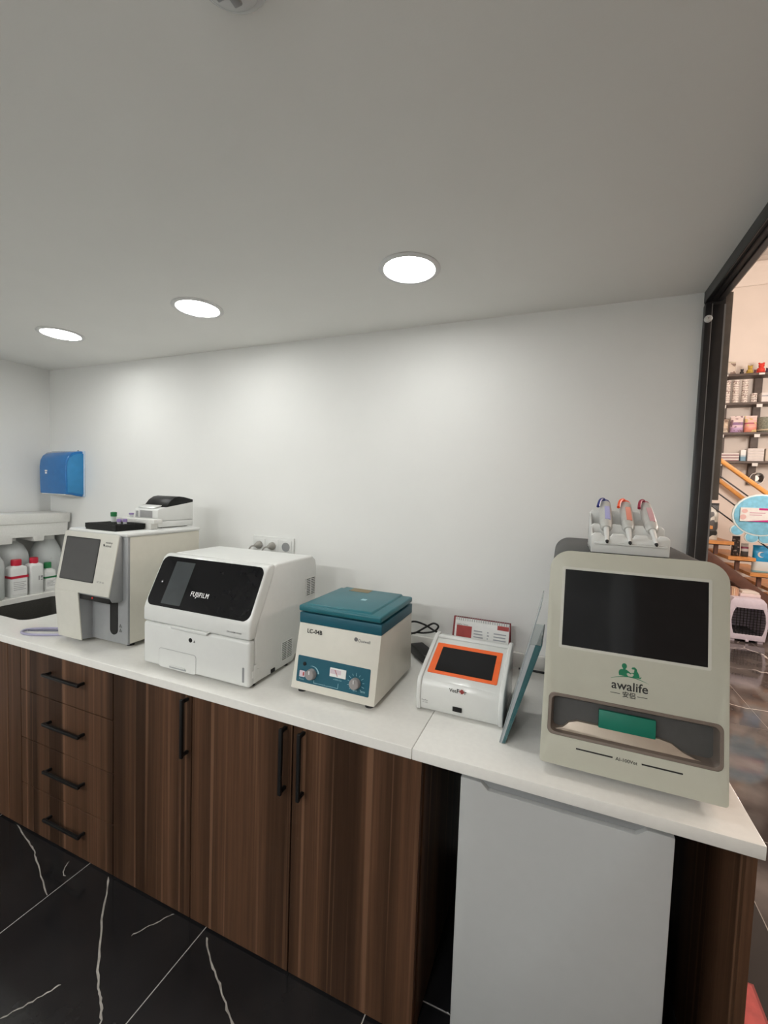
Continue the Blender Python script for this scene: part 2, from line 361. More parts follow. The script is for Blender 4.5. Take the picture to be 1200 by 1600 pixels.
# ---------------- ceiling fittings
names = ('round white ceiling downlight nearest the left corner', 'round white ceiling downlight in the middle of the row', 'large bright round ceiling downlight nearest the camera')
def downlight(x, y, label, lamp=LAMP):
    t = thing('ceiling_downlight', label, 'downlight', (x, y, H), 'recessed ceiling downlights')
    MB().lathe((x, y, H), (0, 0, -1), [(0.103, 0), (0.104, 0.002), (0.100, 0.005), (0.087, 0.006), (0.084, 0.003), (0.084, 0.0005)], 48).build('trim_ring', RINGM, t)
    MB().lathe((x, y, H-0.001), (0, 0, -1), [(0.0835, 0), (0.0835, 0.0025), (0.06, 0.0032)], 40).build('diffuser', lamp, t)
for lab, (x, y) in zip(names, ((-2.851, -0.455), (-1.902, -0.477), (-0.950, -0.493))):
    downlight(x, y, lab)
for r_, y in enumerate((-2.35, -3.32)):  # the rearmost row is added fill light
    for k, x in enumerate((-2.85, -1.90, -0.95)):
        downlight(x, y, '%s row ceiling downlight behind the camera, %s' % (('second', 'third')[r_], ('by the left wall', 'in the middle', 'by the doorway')[k]), (LAMP, FILLLAMP)[r_])
t = thing('smoke_detector', 'round clear domed ceiling detector at the top of the picture', 'detector', (-0.918, -1.372, H))
MB().lathe((-0.918, -1.372, H), (0, 0, -1), [(0.058, 0), (0.058, 0.006), (0.052, 0.010), (0.046, 0.010)], 36).build('base_ring', CLEARC, t)
MB().lathe((-0.918, -1.372, H-0.008), (0, 0, -1), [(0.046, 0), (0.044, 0.010), (0.034, 0.018), (0.012, 0.022)], 32).build('dome', CLEARC, t)
MB().box(-0.943, -0.893, -1.382, -1.362, H-0.033, H-0.028).box(-0.925, -0.911, -1.397, -1.347, H-0.033, H-0.028).build('sensor', GREYM, t, 0.002)
t = thing('magnet_catch', 'small round white catch high on the black door post', 'door catch', (-0.004, -0.030, 2.262))
MB().lathe((-0.0005, -0.030, 2.262), (0, -1, 0), [(0.012, 0), (0.012, 0.007), (0.009, 0.010), (0.003, 0.010)], 20).build('catch_body', WHITEP, t)
MB().cyl((-0.0005, -0.040, 2.262), (0, -0.002, 0), 0.003, seg=12).build('screw', CHROME, t)

# ================================================================== COUNTER
CT, CU, CF = 0.900, 0.868, -0.754
ct = thing('countertop', 'long white quartz worktop along the back wall', 'countertop', (-1.9, -0.37, CU))
def holed_slab(outer, hole, z0, z1):
    bm = bmesh.new(); loops = []
    for pts in (outer, hole):
        vs = [bm.verts.new((x, y, z0)) for x, y in pts]
        loops += [bm.edges.new((vs[i], vs[(i+1) % len(vs)])) for i in range(len(vs))]
    bmesh.ops.triangle_fill(bm, use_beauty=True, edges=loops)
    r = bmesh.ops.extrude_face_region(bm, geom=bm.faces[:])
    bmesh.ops.translate(bm, vec=(0, 0, z1-z0), verts=[v for v in r['geom'] if isinstance(v, bmesh.types.BMVert)])
    bm.verts.ensure_lookup_table(); bm.verts.index_update()
    mb = MB().add([v.co.copy() for v in bm.verts], [tuple(v.index for v in f.verts) for f in bm.faces]); bm.free(); return mb
sink_hole = rrect(-3.44, -2.925, -0.592, -0.13, 0.055, 6)
holed_slab([(XL, CF), (-0.7945, CF), (-0.7945, 0), (XL, 0)], sink_hole, CU, CT).build('slab', QUARTZ, ct, 0.0015, 1)
box(-0.7935, 0.0, CF, 0.0, CU, CT).build('slab', QUARTZ, ct, 0.002, 2)
box(XL, -0.010, -0.022, -0.0005, CT, 0.9607).build('trim_6', QUARTZ, None, 0.002, kind='structure')
si = thing('sink', 'dark granite undermount sink at the left end of the worktop', 'sink', (-3.18, -0.36, 0.70))
def shrink(p, d, cx=-3.1825, cy=-0.361): return [(cx + (x-cx)*(1-d/0.257), cy + (y-cy)*(1-d/0.231)) for x, y in p]
o0 = shrink(sink_hole, -0.018); i0 = shrink(sink_hole, -0.003); i1 = shrink(sink_hole, 0.012); i2 = shrink(sink_hole, 0.035)
MB().rings([[(x, y, CU-0.002) for x, y in o0], [(x, y, CU-0.002) for x, y in i0], [(x, y, 0.72) for x, y in i1], [(x, y, 0.70) for x, y in i2],
            [(x, y, 0.685) for x, y in i2], [(x, y, 0.70) for x, y in shrink(sink_hole, -0.012)], [(x, y, CU-0.012) for x, y in o0]], closed=False).add([(x, y, 0.70) for x, y in i2], [tuple(range(len(i2)))]).build('basin', SINKM, si)
MB().lathe((-3.18, -0.36, 0.7005), (0, 0, 1), [(0.042, 0), (0.042, 0.003), (0.03, 0.004), (0.028, 0.001)], 24).build('drain', CHROME, si)

# ---------------- base cabinets
FY = -0.734
def carcass(t, x0, x1):
    MB().box(x0, x0+0.018, FY+0.032, -0.02, 0.0, CU-0.002).box(x1-0.018, x1, FY+0.032, -0.02, 0.0, CU-0.002).box(x0+0.018, x1-0.018, FY+0.032, -0.02, 0.08, 0.098)\
        .box(x0+0.018, x1-0.018, -0.035, -0.02, 0.1, CU-0.002).box(x0+0.018, x1-0.018, FY+0.05, FY+0.066, 0.0, 0.08).build('carcass', WOOD, t)
def handle(parent, p, q):
    p, q = Vector(p), Vector(q); d = (q-p).normalized(); m = MB(); h = 0.006
    lo = Vector((min(p.x, q.x)-h, FY-0.034, min(p.z, q.z)-h)); hi = Vector((max(p.x, q.x)+h, FY-0.023, max(p.z, q.z)+h))
    m.box(lo.x, hi.x, lo.y, hi.y, lo.z, hi.z)
    for e in (p + d*0.004, q - d*0.004): m.box(e.x-0.0055, e.x+0.0055, FY-0.024, FY+0.001, e.z-0.0055, e.z+0.0055)
    m.build('handle', PIPE, parent, 0.0015)
def front(t, name, x0, x1, z0, z1):
    g = 0.0022
    return box(x0+g, x1-g, FY, FY+0.019, z0+g, z1-g).build(name, WOOD, t, 0.0008, 1)
sk = thing('sink_cabinet', 'walnut base cabinet under the sink, left of the drawers', 'cabinet', (-3.2, -0.37, 0))
carcass(sk, XL+0.004, -2.682)
for x0, x1 in ((XL+0.005, -3.262), (-3.262, -2.782)): front(sk, 'door', x0, x1, 0.006, CU-0.006)
front(sk, 'filler_strip', -2.782, -2.681, 0.006, CU-0.006)
dc = thing('drawer_cabinet', 'walnut base cabinet with four drawers and horizontal black handles', 'cabinet', (-2.37, -0.37, 0))
carcass(dc, -2.680, -2.062)
for z0, z1, zh in ((0.661, 0.862, 0.779), (0.438, 0.661, 0.560), (0.222, 0.438, 0.346), (0.006, 0.222, 0.128)):
    handle(front(dc, 'drawer', -2.681, -2.061, z0, z1), (-2.466, 0, zh), (-2.236, 0, zh))
c1 = thing('single_door_cabinet', 'walnut single door base cabinet right of the drawers', 'cabinet', (-1.85, -0.37, 0))
carcass(c1, -2.060, -1.643)
handle(front(c1, 'door', -2.061, -1.641, 0.006, 0.862), (-1.660, 0, 0.640), (-1.660, 0, 0.846))
c2 = thing('double_door_cabinet', 'walnut base cabinet with a pair of doors beside the fridge', 'cabinet', (-1.2, -0.37, 0))
carcass(c2, -1.641, -0.767)
handle(front(c2, 'door', -1.641, -1.205, 0.006, 0.862), (-1.232, 0, 0.637), (-1.232, 0, 0.846))
handle(front(c2, 'door', -1.205, -0.767, 0.006, 0.862), (-1.163, 0, 0.637), (-1.163, 0, 0.846))
ep = box(-0.026, -0.006, FY, -0.02, 0, CU-0.001).build('end_panel', WOOD, None, 0.001, loc=(-0.016, -0.37, 0))
tag(ep, 'dark walnut end panel supporting the right end of the worktop', 'panel')

# ---------------- fridge
fr = thing('undercounter_fridge', 'white undercounter fridge between the cabinet and the end panel', 'fridge', (-0.407, -0.44, 0))
box(-0.655, -0.159, -0.675, -0.16, 0.03, 0.846).build('body', WHITED, fr, 0.006)
grip = [(-0.600, 0.8465), (-0.580, 0.830), (-0.236, 0.830), (-0.215, 0.8465)]
fd = MB().prism([(-0.657, 0.04), (-0.157, 0.04), (-0.157, 0.8465), (-0.2135, 0.8465), (-0.2345, 0.8285), (-0.5815, 0.8285), (-0.6015, 0.8465), (-0.657, 0.8465)], 'y', FY, -0.68).build('door', WHITED, fr, 0.003, 2)
MB().prism(grip, 'y', -0.722, -0.684).build('grip_recess', SILV, fd, 0.001)
for x in (-0.62, -0.19):
    for y in (-0.64, -0.2): MB().cyl((x, y, 0), (0, 0, 0.032), 0.02, seg=14).build('foot', BLACKP, fr)

# ================================================================== INSTRUMENTS
# ---------------- blood analyser (far left)
hx0, hx1 = -2.524, -2.136
ha = thing('blood_analyser', 'cream and grey blood analyser with tilted grey screen next to the sink', 'analyser', (-2.33, -0.42, CT))
box(hx0+0.004, hx1, -0.606, -0.226, 0.920, 1.388).build('body', CREAM, ha, 0.006)
MB().box(hx0+0.002, hx1+0.003, -0.622, -0.221, 1.386, 1.405).build('top_cover', WHITEP, ha, 0.008, 3)
box(hx0+0.006, hx1-0.002, -0.615, -0.604, 0.918, 1.386).build('front_fascia', SILV, ha, 0.002)
hp = MB().prism([(-0.676, 1.137), (-0.6285, 1.388), (-0.612, 1.392), (-0.612, 1.112), (-0.63, 1.105), (-0.664, 1.112)], 'x', hx0+0.003, -2.168).build('display_housing', SILV, ha, 0.002)
MB().slope([(hx0, 0.004), (-2.166, 0.006), (-2.166, 0.262), (-2.172, 0.268), (hx0+0.006, 0.268), (hx0, 0.262)], -0.677, 1.13, 0.187, 0.0, 0.0055).build('display_bezel', CREAML, hp, 0.002)
scr = MB().slope(rrect(-2.504, -2.276, 0.054, 0.244, 0.004, 2), -0.681, 1.13, 0.187, -0.001, 0.0022).build('screen_frame', BLACKP, ha)
MB().slope(rrect(-2.500, -2.280, 0.058, 0.240, 0.002, 2), -0.681, 1.13, 0.187, 0.0015, 0.0028).build('screen', SCREEN, scr)
leg = MB().prism([(-0.662, 0.921), (-0.675, 1.132), (-0.612, 1.132), (-0.612, 0.916)], 'x', hx0+0.004, -2.366).build('support_column', SILV, ha, 0.002)
MB().prism([(-0.666, 0.918), (-0.681, 1.134), (-0.675, 1.137), (-0.660, 0.918)], 'x', hx0, -2.364).build('column_front', CREAML, leg, 0.0015)
MB().box(-2.364, -2.170, -0.672, -0.62, 1.106, 1.136).build('probe_shroud', BLACKP, ha, 0.002)
MB().cyl((-2.28, -0.672, 1.120), (0, -0.002, 0), 0.004, seg=12).build('indicator_light', LEDR, ha)
MB().prism(rrect(-2.2465, -2.200, 0.953, 1.15, 0.023, 8), 'y', -0.618, -0.612).build('sample_slot', BLACKP, ha)
for z in (0.970, 0.990):
    MB().prism([(-2.192, z), (-2.174, z), (-2.183, z+0.015)], 'y', -0.6165, -0.6145).build('warning_mark', INKG, ha)
text('mindray', INK, ha, sp(-2.240, 0.226, -0.681, 1.13, 0.187, 0.0015), X, up_of(0.187), 0.042, bold=0.01)
text('animal', INK, ha, sp(-2.240, 0.214, -0.681, 1.13, 0.187, 0.0015), X, up_of(0.187), 0.036, bold=0.01)
MB().slope([(-2.256, 0.222), (-2.250, 0.228), (-2.243, 0.219), (-2.249, 0.214)], -0.681, 1.13, 0.187, 0.0, 0.0016).build('brand_mark', INK, ha)
text('BC-30 Vet', INKG, ha, sp(-2.253, 0.060, -0.681, 1.13, 0.187, 0.0015), X, up_of(0.187), 0.045)
for x in (-2.48, -2.18):
    for y in (-0.57, -0.27): MB().cyl((x, y, CT), (0, 0, 0.022), 0.016, seg=14).build('foot', BLACKP, ha)

# on top of it: tube tray, foam, tubes, label printer
TZ = 1.405
tr = thing('tube_tray', 'black square sample tube tray on top of the cream analyser', 'tray', (-2.32, -0.54, TZ))
m = MB().box(-2.420, -2.222, -0.610, -0.470, TZ, TZ+0.008)
m.build('tray_base', BLACKP, tr, 0.001)
m = MB()
for i in range(10): x = -2.420 + 0.198*i/9; m.box(x-0.0015, x+0.0015, -0.610, -0.470, TZ+0.008, TZ+0.028)
for j in range(7): y = -0.610 + 0.14*j/6; m.box(-2.4215, -2.2205, y-0.0015, y+0.0015, TZ+0.008, TZ+0.028)
m.build('cell_grid', BLACKP, tr)
def vial(x, y, z, h, r, capm, label, cat='tube', group='sample tubes on the cream analyser', bodym=JUG):
    t = thing('sample_tube', label, cat, (x, y, z), group)
    MB().lathe((x, y, z), (0, 0, 1), [(r*0.5, 0), (r, 0.003), (r, h*0.72)], 14).build('tube_body', bodym, t)
    MB().lathe((x, y, z+h*0.66), (0, 0, 1), [(r*1.2, 0), (r*1.25, h*0.3), (r*0.9, h*0.34)], 14).build('cap', capm, t)
vial(-2.390, -0.50, TZ+0.012, 0.062, 0.011, GRCAP, 'small sample tube with a green cap standing in the black tray')
vial(-2.286, -0.548, TZ+0.009, 0.040, 0.008, PURP, 'short purple capped tube in the black tray, left one of two')
vial(-2.266, -0.535, TZ+0.009, 0.041, 0.008, PURP, 'short purple capped tube in the black tray, right one of two')
ff = thing('foam_insert', 'small white foam tray between the black tube tray and the printer', 'foam tray', (-2.30, -0.44, TZ))
MB().box(-2.315, -2.192, -0.462, -0.424, TZ, TZ+0.030).build('foot_block', FOAM, ff, 0.002)
MB().box(-2.428, -2.166, -0.466, -0.420, TZ+0.028, TZ+0.047).build('foam_slab', FOAM, ff, 0.003)
vial(-2.350, -0.440, TZ+0.047, 0.022, 0.009, PURP, 'tiny purple capped tube lying on the white foam tray')
lp = thing('label_printer', 'small white label printer with black curved lid on the cream analyser', 'printer', (-2.29, -0.30, TZ))
px0, px1, py0, py1 = -2.366, -2.208, -0.412, -0.200
MB().prism([(py0+0.004, TZ+0.004), (py1, TZ+0.004), (py1, TZ+0.034), (py0, TZ+0.034)], 'x', px0, px1).build('lower_case', WHITEP, lp, 0.004)
up = MB().prism([(py0, TZ+0.035), (py1, TZ+0.035), (py1, TZ+0.126), (py0+0.045, TZ+0.100), (py0+0.005, TZ+0.092), (py0, TZ+0.085)], 'x', px0, px1).build('upper_case', WHITEP, lp, 0.004)
MB().box(px0+0.040, px1-0.035, py0-0.0012, py0+0.01, TZ+0.050, TZ+0.083).build('paper_window', GREYM, up, 0.001)
MB().box(px0+0.014, px0+0.026, py0-0.0015, py0+0.01, TZ+0.052, TZ+0.080).build('front_button', SILV, up, 0.001)
MB().prism([(py0+0.046, TZ+0.100), (py0+0.075, TZ+0.134), (py0+0.10, TZ+0.149), (py0+0.125, TZ+0.153), (py0+0.155, TZ+0.150), (py1-0.012, TZ+0.140), (py1-0.001, TZ+0.138), (py1-0.001, TZ+0.124)], 'x', px0+0.004, px1-0.0005).build('lid', BLACKP, lp, 0.003)
MB().prism([(py0+0.006, TZ+0.094), (py0+0.044, TZ+0.101), (py0+0.050, TZ+0.110), (py0+0.02, TZ+0.104)], 'x', px0+0.012, px1-0.03).build('cover_plate', WHITEG, lp, 0.002)
for x in (px0+0.02, px1-0.02):
    for y in (py0+0.03, py1-0.03): MB().cyl((x, y, TZ), (0, 0, 0.0045), 0.008, seg=10).build('foot', BLACKP, lp)

# ---------------- white chemistry analyser
fx0, fx1 = -1.951, -1.425
fu = thing('chemistry_analyser', 'white rounded chemistry analyser with sloping black glass front', 'analyser', (-1.69, -0.47, CT))
MB().prism([(-0.655, 0.912), (-0.655, 1.09), (-0.640, 1.13), (-0.575, 1.262), (-0.548, 1.322), (-0.535, 1.331), (-0.285, 1.331), (-0.258, 1.312), (-0.250, 1.28), (-0.252, 0.935), (-0.398, 0.935), (-0.412, 0.912)], 'x', fx0+0.002, fx1-0.002).build('body', WHITEP, fu, 0.008, 3)
fc = MB().prism([(-0.688, 1.079), (-0.688, 1.128), (-0.682, 1.148), (-0.596, 1.320), (-0.580, 1.331), (-0.560, 1.334), (-0.546, 1.326), (-0.575, 1.258), (-0.642, 1.126), (-0.653, 1.079)], 'x', fx0, fx1).build('front_cover', WHITEG, fu, 0.010, 4)
MB().prism([(-0.688, 0.908), (-0.688, 1.0765), (-0.654, 1.0765), (-0.654, 0.908)], 'x', fx0, fx1).build('lower_door', WHITEG, fu, 0.012, 4)
gp = MB().slope(rrect(-1.944, -1.434, 0.004, 0.206, 0.030, 8), -0.684, 1.14, 0.5, -0.004, 0.0022).build('glass_panel', BLACKG, fc, 0.0008, 1)
MB().slope(rrect(-1.867, -1.768, 0.016, 0.188, 0.002, 2), -0.684, 1.14, 0.5, 0.0020, 0.0028).build('touch_screen', SCREEN2, fu)
q = lambda a, s, r0, n=24: [(a + r0*math.cos(2*math.pi*i/n), s + r0*math.sin(2*math.pi*i/n)) for i in range(n)]
MB().slope(q(-1.901, 0.099, 0.008), -0.684, 1.14, 0.5, 0.0020, 0.0035).build('power_button', BLACKP, fu)
MB().slope(q(-1.901, 0.099, 0.003, 12), -0.684, 1.14, 0.5, 0.0030, 0.0040).build('power_light', WINK, fu)
text('FUJIFILM', WINK, fu, sp(-1.735, 0.055, -0.684, 1.14, 0.5, 0.0022), X, up_of(0.5), 0.088, bold=0.012, space=1.12, stretch=1.15)
text('DRI-CHEM NX600', INKG, fu, (-1.526, -0.6886, 1.098), X, Z, 0.066, bold=0.01)
MB().prism([(-1.798, 1.082), (-1.608, 1.082), (-1.616, 1.070), (-1.790, 1.070)], 'y', -0.698, -0.684).build('grip', WHITEG, fu, 0.003)
MB().cyl((-1.700, -0.6875, 1.038), (0, -0.0016, 0), 0.0085, seg=20).build('lock', BLACKP, fu)
MB().prism([(-1.686, 1.031), (-1.676, 1.031), (-1.681, 1.041)], 'y', -0.6885, -0.687).build('lock_mark', INKG, fu)
fo = rrect(-1.863, -1.671, 0.9095, 0.984, 0.012, 4); fi = rrect(-1.8615, -1.6725, 0.9095, 0.9825, 0.011, 4)
MB().prism(fo, 'y', -0.6884, -0.6878).build('flap_joint', GREYM, fu)
fp = MB().prism(fi, 'y', -0.6892, -0.6875).build('tray_flap', WHITEG, fu)
MB().box(-1.806, -1.720, -0.6898, -0.6885, 0.914, 0.921).build('finger_slot', SILV, fp)
MB().box(-1.7995, -1.7265, -0.692, -0.6888, 0.9205, 0.9245).build('slot_lip', WHITEG, fp)
MB().prism(rrect(-1.4545, -1.4455, 0.927, 0.981, 0.003, 3), 'y', -0.6888, -0.6875).build('door_slot', SILV, fu)
MB().box(-1.4252, -1.4228, -0.672, -0.636, 0.940, 0.965).box(-1.4252, -1.4225, -0.664, -0.648, 0.918, 0.985).build('hinge_cover', WHITEP, fu, 0.001)
MB().box(-1.4275, -1.4235, -0.562, -0.540, 0.918, 0.931).build('side_port', BLACKP, fu)
for (y0, y1, z0, z1) in ((-0.332, -0.262, 1.163, 1.237), (-0.497, -0.428, 0.940, 1.012)):
    v = MB().box(-1.4285, -1.4262, y0, y1, z0, z1).build('vent', BLACKP, fu)
    m = MB()
    for k in range(11): zz = z0 + (z1-z0)*k/10; m.box(-1.4264, -1.4238, y0-0.002, y1+0.002, zz-0.0016, zz+0.0016)
    for k in range(3): yy = y0 + (y1-y0)*k/2; m.box(-1.4264, -1.4236, yy-0.0016, yy+0.0016, z0, z1)
    m.box(-1.4264, -1.4236, y0-0.010, y0-0.002, z0+0.018, z0+0.03).build('grille', WHITEP, v)
for x in (-1.93, -1.45):
    for y in (-0.64, -0.44): MB().cyl((x, y, CT), (0, 0, 0.013), 0.012, seg=12).build('foot', BLACKP, fu)

# ---------------- centrifuge
ce = thing('centrifuge', 'cream and teal bench centrifuge with two grey knobs', 'centrifuge', (-1.13, -0.44, CT))
b0 = [(-1.294, -0.622), (-0.971, -0.622), (-0.968, -0.262), (-1.291, -0.262)]; b1 = [(-1.284, -0.589), (-0.966, -0.589), (-0.966, -0.281), (-1.284, -0.281)]
MB().rings([[(x, y, 0.916) for x, y in b0], [(x, y, 1.144) for x, y in b1]]).build('body', CENT, ce, 0.003, 2)
MB().box(-1.2845, -0.9655, -0.590, -0.280, 1.144, 1.181).build('collar', TEALP, ce, 0.003)
MB().box(-1.272, -0.978, -0.577, -0.293, 1.180, 1.188).build('lid_gasket', RUBB, ce)
ld = MB().box(-1.287, -0.967, -0.594, -0.276, 1.186, 1.207).build('lid', TEAL, ce, 0.006, 3)
MB().rings([[(x, y, 1.206) for x, y in ((-1.267, -0.578), (-1.006, -0.578), (-1.006, -0.276), (-1.267, -0.276))], [(x, y, 1.2125) for x, y in ((-1.260, -0.571), (-1.013, -0.571), (-1.013, -0.279), (-1.260, -0.279))]]).build('raised_top', TEAL, ld, 0.002)
MB().box(-1.22, -1.135, -0.335, -0.285, 1.2115, 1.2132).build('warning_sticker', pm('amber_sticker', (0.22, 0.17, 0.09), 0.5), ld)
MB().box(-1.115, -1.095, -0.445, -0.425, 1.2118, 1.2132).build('lid_emblem', LBLUE, ld)
CB = (0.033/0.228); CY, CZ = -0.622, 0.916
def cs(x, z): return (x, (z-CZ)*math.hypot(1, CB))
MB().slope([cs(*p) for p in rrect(-1.2745, -0.993, 0.943, 1.032, 0.004, 3)], CY, CZ, CB, -0.001, 0.0014).build('control_panel', TEALP, ce)
def cp(x, z, o=0.0016): k = math.hypot(1, CB); return Vector((x, CY + CB*(z-CZ) - o/k, z + CB*o/k))
nd = Vector((0, -1, CB)).normalized(); ud = up_of(CB)
for x, z in ((-1.213, 0.977), (-1.043, 0.979)):
    kn = MB().lathe(cp(x, z), nd, [(0.0185, 0), (0.0185, 0.006), (0.017, 0.018), (0.015, 0.020)], 28).build('knob', KNOB, ce)
    MB().box(-0.0012, 0.0012, -0.0006, 0.0006, 0.002, 0.014).xf(Matrix.Translation(cp(x, z, 0.0215))).build('knob_pointer', WINK, kn)
mt = MB().slope([cs(*p) for p in ((-1.143, 0.984), (-1.081, 0.984), (-1.081, 1.013), (-1.143, 1.013))], CY, CZ, CB, 0.0005, 0.004).build('meter', PAPER, ce, 0.001)
MB().slope([cs(*p) for p in ((-1.140, 0.994), (-1.10, 0.994), (-1.10, 1.009), (-1.140, 1.009))], CY, CZ, CB, 0.004, 0.0044).build('meter_scale', PINKP, mt)
MB().slope([cs(*p) for p in ((-1.113, 0.988), (-1.111, 0.988), (-1.122, 1.008), (-1.124, 1.008))], CY, CZ, CB, 0.0044, 0.005).build('meter_needle', RED, mt)
MB().slope([cs(*p) for p in rrect(-1.262, -1.240, 0.961, 0.982, 0.002, 2)], CY, CZ, CB, 0.0005, 0.004).build('power_switch', PINKP, ce)
MB().slope([cs(*p) for p in rrect(-1.2475, -1.243, 0.966, 0.978, 0.001, 2)], CY, CZ, CB, 0.0035, 0.0052).build('switch_rocker', RED, ce)
MB().lathe(cp(-1.2455, 1.006), nd, [(0.0065, 0), (0.0065, 0.002), (0.004, 0.0025)], 16).build('indicator', BLACKP, ce)
m = MB()
def cbar(x, z, w_, h_, ang=0):
    c_, s_ = math.cos(ang), math.sin(ang)
    m.slope([cs(x + a*c_ - b*s_, z + a*s_ + b*c_) for a, b in ((-w_/2, -h_/2), (w_/2, -h_/2), (w_/2, h_/2), (-w_/2, h_/2))], CY, CZ, CB, 0.001, 0.0018)
for k in range(8):                                          # the arc over the first knob, growing thicker
    a = math.radians(100 - 12*k); cbar(-1.213 + 0.026*math.cos(a), 0.977 + 0.026*math.sin(a), 0.006, 0.0008 + 0.0006*k, a - math.pi/2)
for k in range(11):                                         # ticks round the second knob
    a = math.radians(225 - 27*k); cbar(-1.043 + 0.028*math.cos(a), 0.979 + 0.028*math.sin(a), 0.010 if k % 2 else 0.007, 0.0012, a)
for x, z, w_, h_ in ((-1.203, 0.953, 0.0012, 0.010), (-1.183, 0.949, 0.040, 0.0012), (-1.128, 0.949, 0.040, 0.0012), (-1.108, 0.957, 0.0012, 0.016)): cbar(x, z, w_, h_)
m.build('dial_print', LBLUE, ce, kind='stuff')
text('Timer', LBLUE, ce, cp(-1.162, 0.9465), X, ud, 0.016); text('Power', LBLUE, ce, cp(-1.262, 0.951), X, ud, 0.020)
text('x1000r/min', LBLUE, ce, cp(-1.128, 0.974), X, ud, 0.032); text('Speed', LBLUE, ce, cp(-1.052, 0.952), X, ud, 0.016); text('RPM', LBLUE, ce, cp(-1.022, 0.953), X, ud, 0.015)
text('LC-04B', INK, ce, cp(-1.249, 1.112, 0.0006), X, ud, 0.061, bold=0.022)
text('Ossiwell', INKG, ce, cp(-1.048, 1.112, 0.0006), X, ud, 0.044, bold=0.01)
MB().slope([cs(*p) for p in q(-1.057, 1.119, 0.0068, 20)], CY, CZ, CB, 0.0, 0.0008).build('brand_mark', INKG, ce)
for x in (-1.265, -1.0):
    for y in (-0.59, -0.30): MB().cyl((x, y, CT), (0, 0, 0.018), 0.016, 0.013, 14).build('foot', RUBB, ce)

# ---------------- small white tester with the orange bezel
ve = thing('test_reader', 'small white test reader with orange bezel around a black screen', 'reader', (-0.713, -0.41, CT))
VB = 2.43
core = [(-0.533, 0.906), (-0.543, 0.945), (-0.541, 0.985), (-0.530, 1.006), (-0.506, 1.018), (-0.334, 1.0885), (-0.300, 1.0885), (-0.278, 0.906)]
MB().prism(core, 'x', -0.840, -0.586).build('body', WHITEG, ve, 0.003, 2)
chk = [(-0.537, 0.903), (-0.549, 0.945), (-0.547, 0.990), (-0.534, 1.013), (-0.508, 1.0245), (-0.337, 1.0950), (-0.296, 1.0950), (-0.274, 0.903)]
for x0, x1 in ((-0.853, -0.838), (-0.588, -0.573)): MB().prism(chk, 'x', x0, x1).build('side_cheek', WHITEG, ve, 0.004, 3)
MB().slope([(-0.84, 0.176), (-0.586, 0.176), (-0.586, 0.190), (-0.84, 0.190)], -0.506, 1.018, VB, -0.002, 0.0045).build('rear_rim', WHITEG, ve, 0.0015)
ob = MB().slope(rrect(-0.830, -0.600, 0.002, 0.149, 0.003, 2), -0.506, 1.018, VB, -0.001, 0.0022).build('orange_bezel', ORANGE, ve, 0.0006, 1)
MB().slope(rrect(-0.807, -0.618, 0.015, 0.130, 0.001, 2), -0.506, 1.018, VB, 0.0020, 0.0030).build('screen', BLACKG, ob)
for s_, wd_, x_ in (('Vet', 0.0235, -0.7435), ('F', 0.0075, -0.7185), ('r', 0.0062, -0.6935)):
    text(s_, INK, ve, (x_, -0.5425, 0.9855), X, Vector((0, 0.06, 1)), wd_, depth=0.0012, bold=0.01)
for i in range(4):
    for j in range(4):
        if (i in (0, 3)) and (j in (0, 3)): continue
        MB().box(-0.7095 + 0.0038*i, -0.7066 + 0.0038*i, -0.5442, -0.5415, 0.9855 + 0.0036*j, 0.9883 + 0.0036*j).build('logo_dot', RED, ve)
MB().box(-0.730, -0.700, -0.5440, -0.530, 0.924, 0.939).build('card_slot', BLACKP, ve, 0.0005)
text('VetFor', INKG, ve, (-0.834, -0.5432, 0.938), X, Z, 0.022, depth=0.0006); text('VF-100', INKG, ve, (-0.831, -0.5422, 0.931), X, Z, 0.017, depth=0.0006)
for x in (-0.82, -0.61):
    for y in (-0.51, -0.31): MB().cyl((x, y, CT), (0, 0, 0.008), 0.009, seg=10).build('foot', RUBB, ve)

# ---------------- tall analyser on the right
aw = thing('tall_analyser', 'tall sage grey analyser with big black screen and green flap', 'analyser', (-0.256, -0.38, CT))
AY, AZ, AB = -0.70, 0.925, 0.193
def arch(x0, x1, s0, s1, r, n=8, rb=0.008):
    pts = []
    for cx, cy, a0, rr in ((x1-r, s1-r, 0, r), (x0+r, s1-r, 90, r), (x0+rb, s0+rb, 180, rb), (x1-rb, s0+rb, 270, rb)):
        for k in range(n+1):
            a = math.radians(a0 + 90*k/n); pts.append((cx + rr*math.cos(a), cy + rr*math.sin(a)))
    return pts
k_ = math.hypot(1, AB)
def tilted(mb, o0):            # flat (x, s, o) -> the tilted face
    mb.v = [Vector((v.x, AY + AB*v.y/k_ - (v.z+o0)/k_, AZ + v.y/k_ + AB*(v.z+o0)/k_)) for v in mb.v]; return mb
face = arch(-0.459, -0.052, 0.004, 0.562, 0.052)
rec = rrect(-0.440, -0.067, 0.082, 0.179, 0.014, 5)
fpn = tilted(holed_slab(face, rec, -0.022, 0.0), 0.0).build('face_plate', AWA, aw, 0.003, 2)
body = [(x, z) for x, z in arch(-0.455, -0.056, 0.925, 1.468, 0.050)]
MB().rings([[(x, -0.676 + AB*(z-0.925) + 0.002, z) for x, z in body], [(x, -0.085, z) for x, z in body]]).build('shell', DGREY, aw, 0.004, 2)
MB().box(-0.43, -0.08, -0.62, -0.12, 0.908, 0.932).build('base', DGREY, aw, 0.004)
for x in (-0.40, -0.11):
    for y in (-0.58, -0.16): MB().cyl((x, y, CT), (0, 0, 0.010), 0.018, seg=14).build('foot', RUBB, aw)
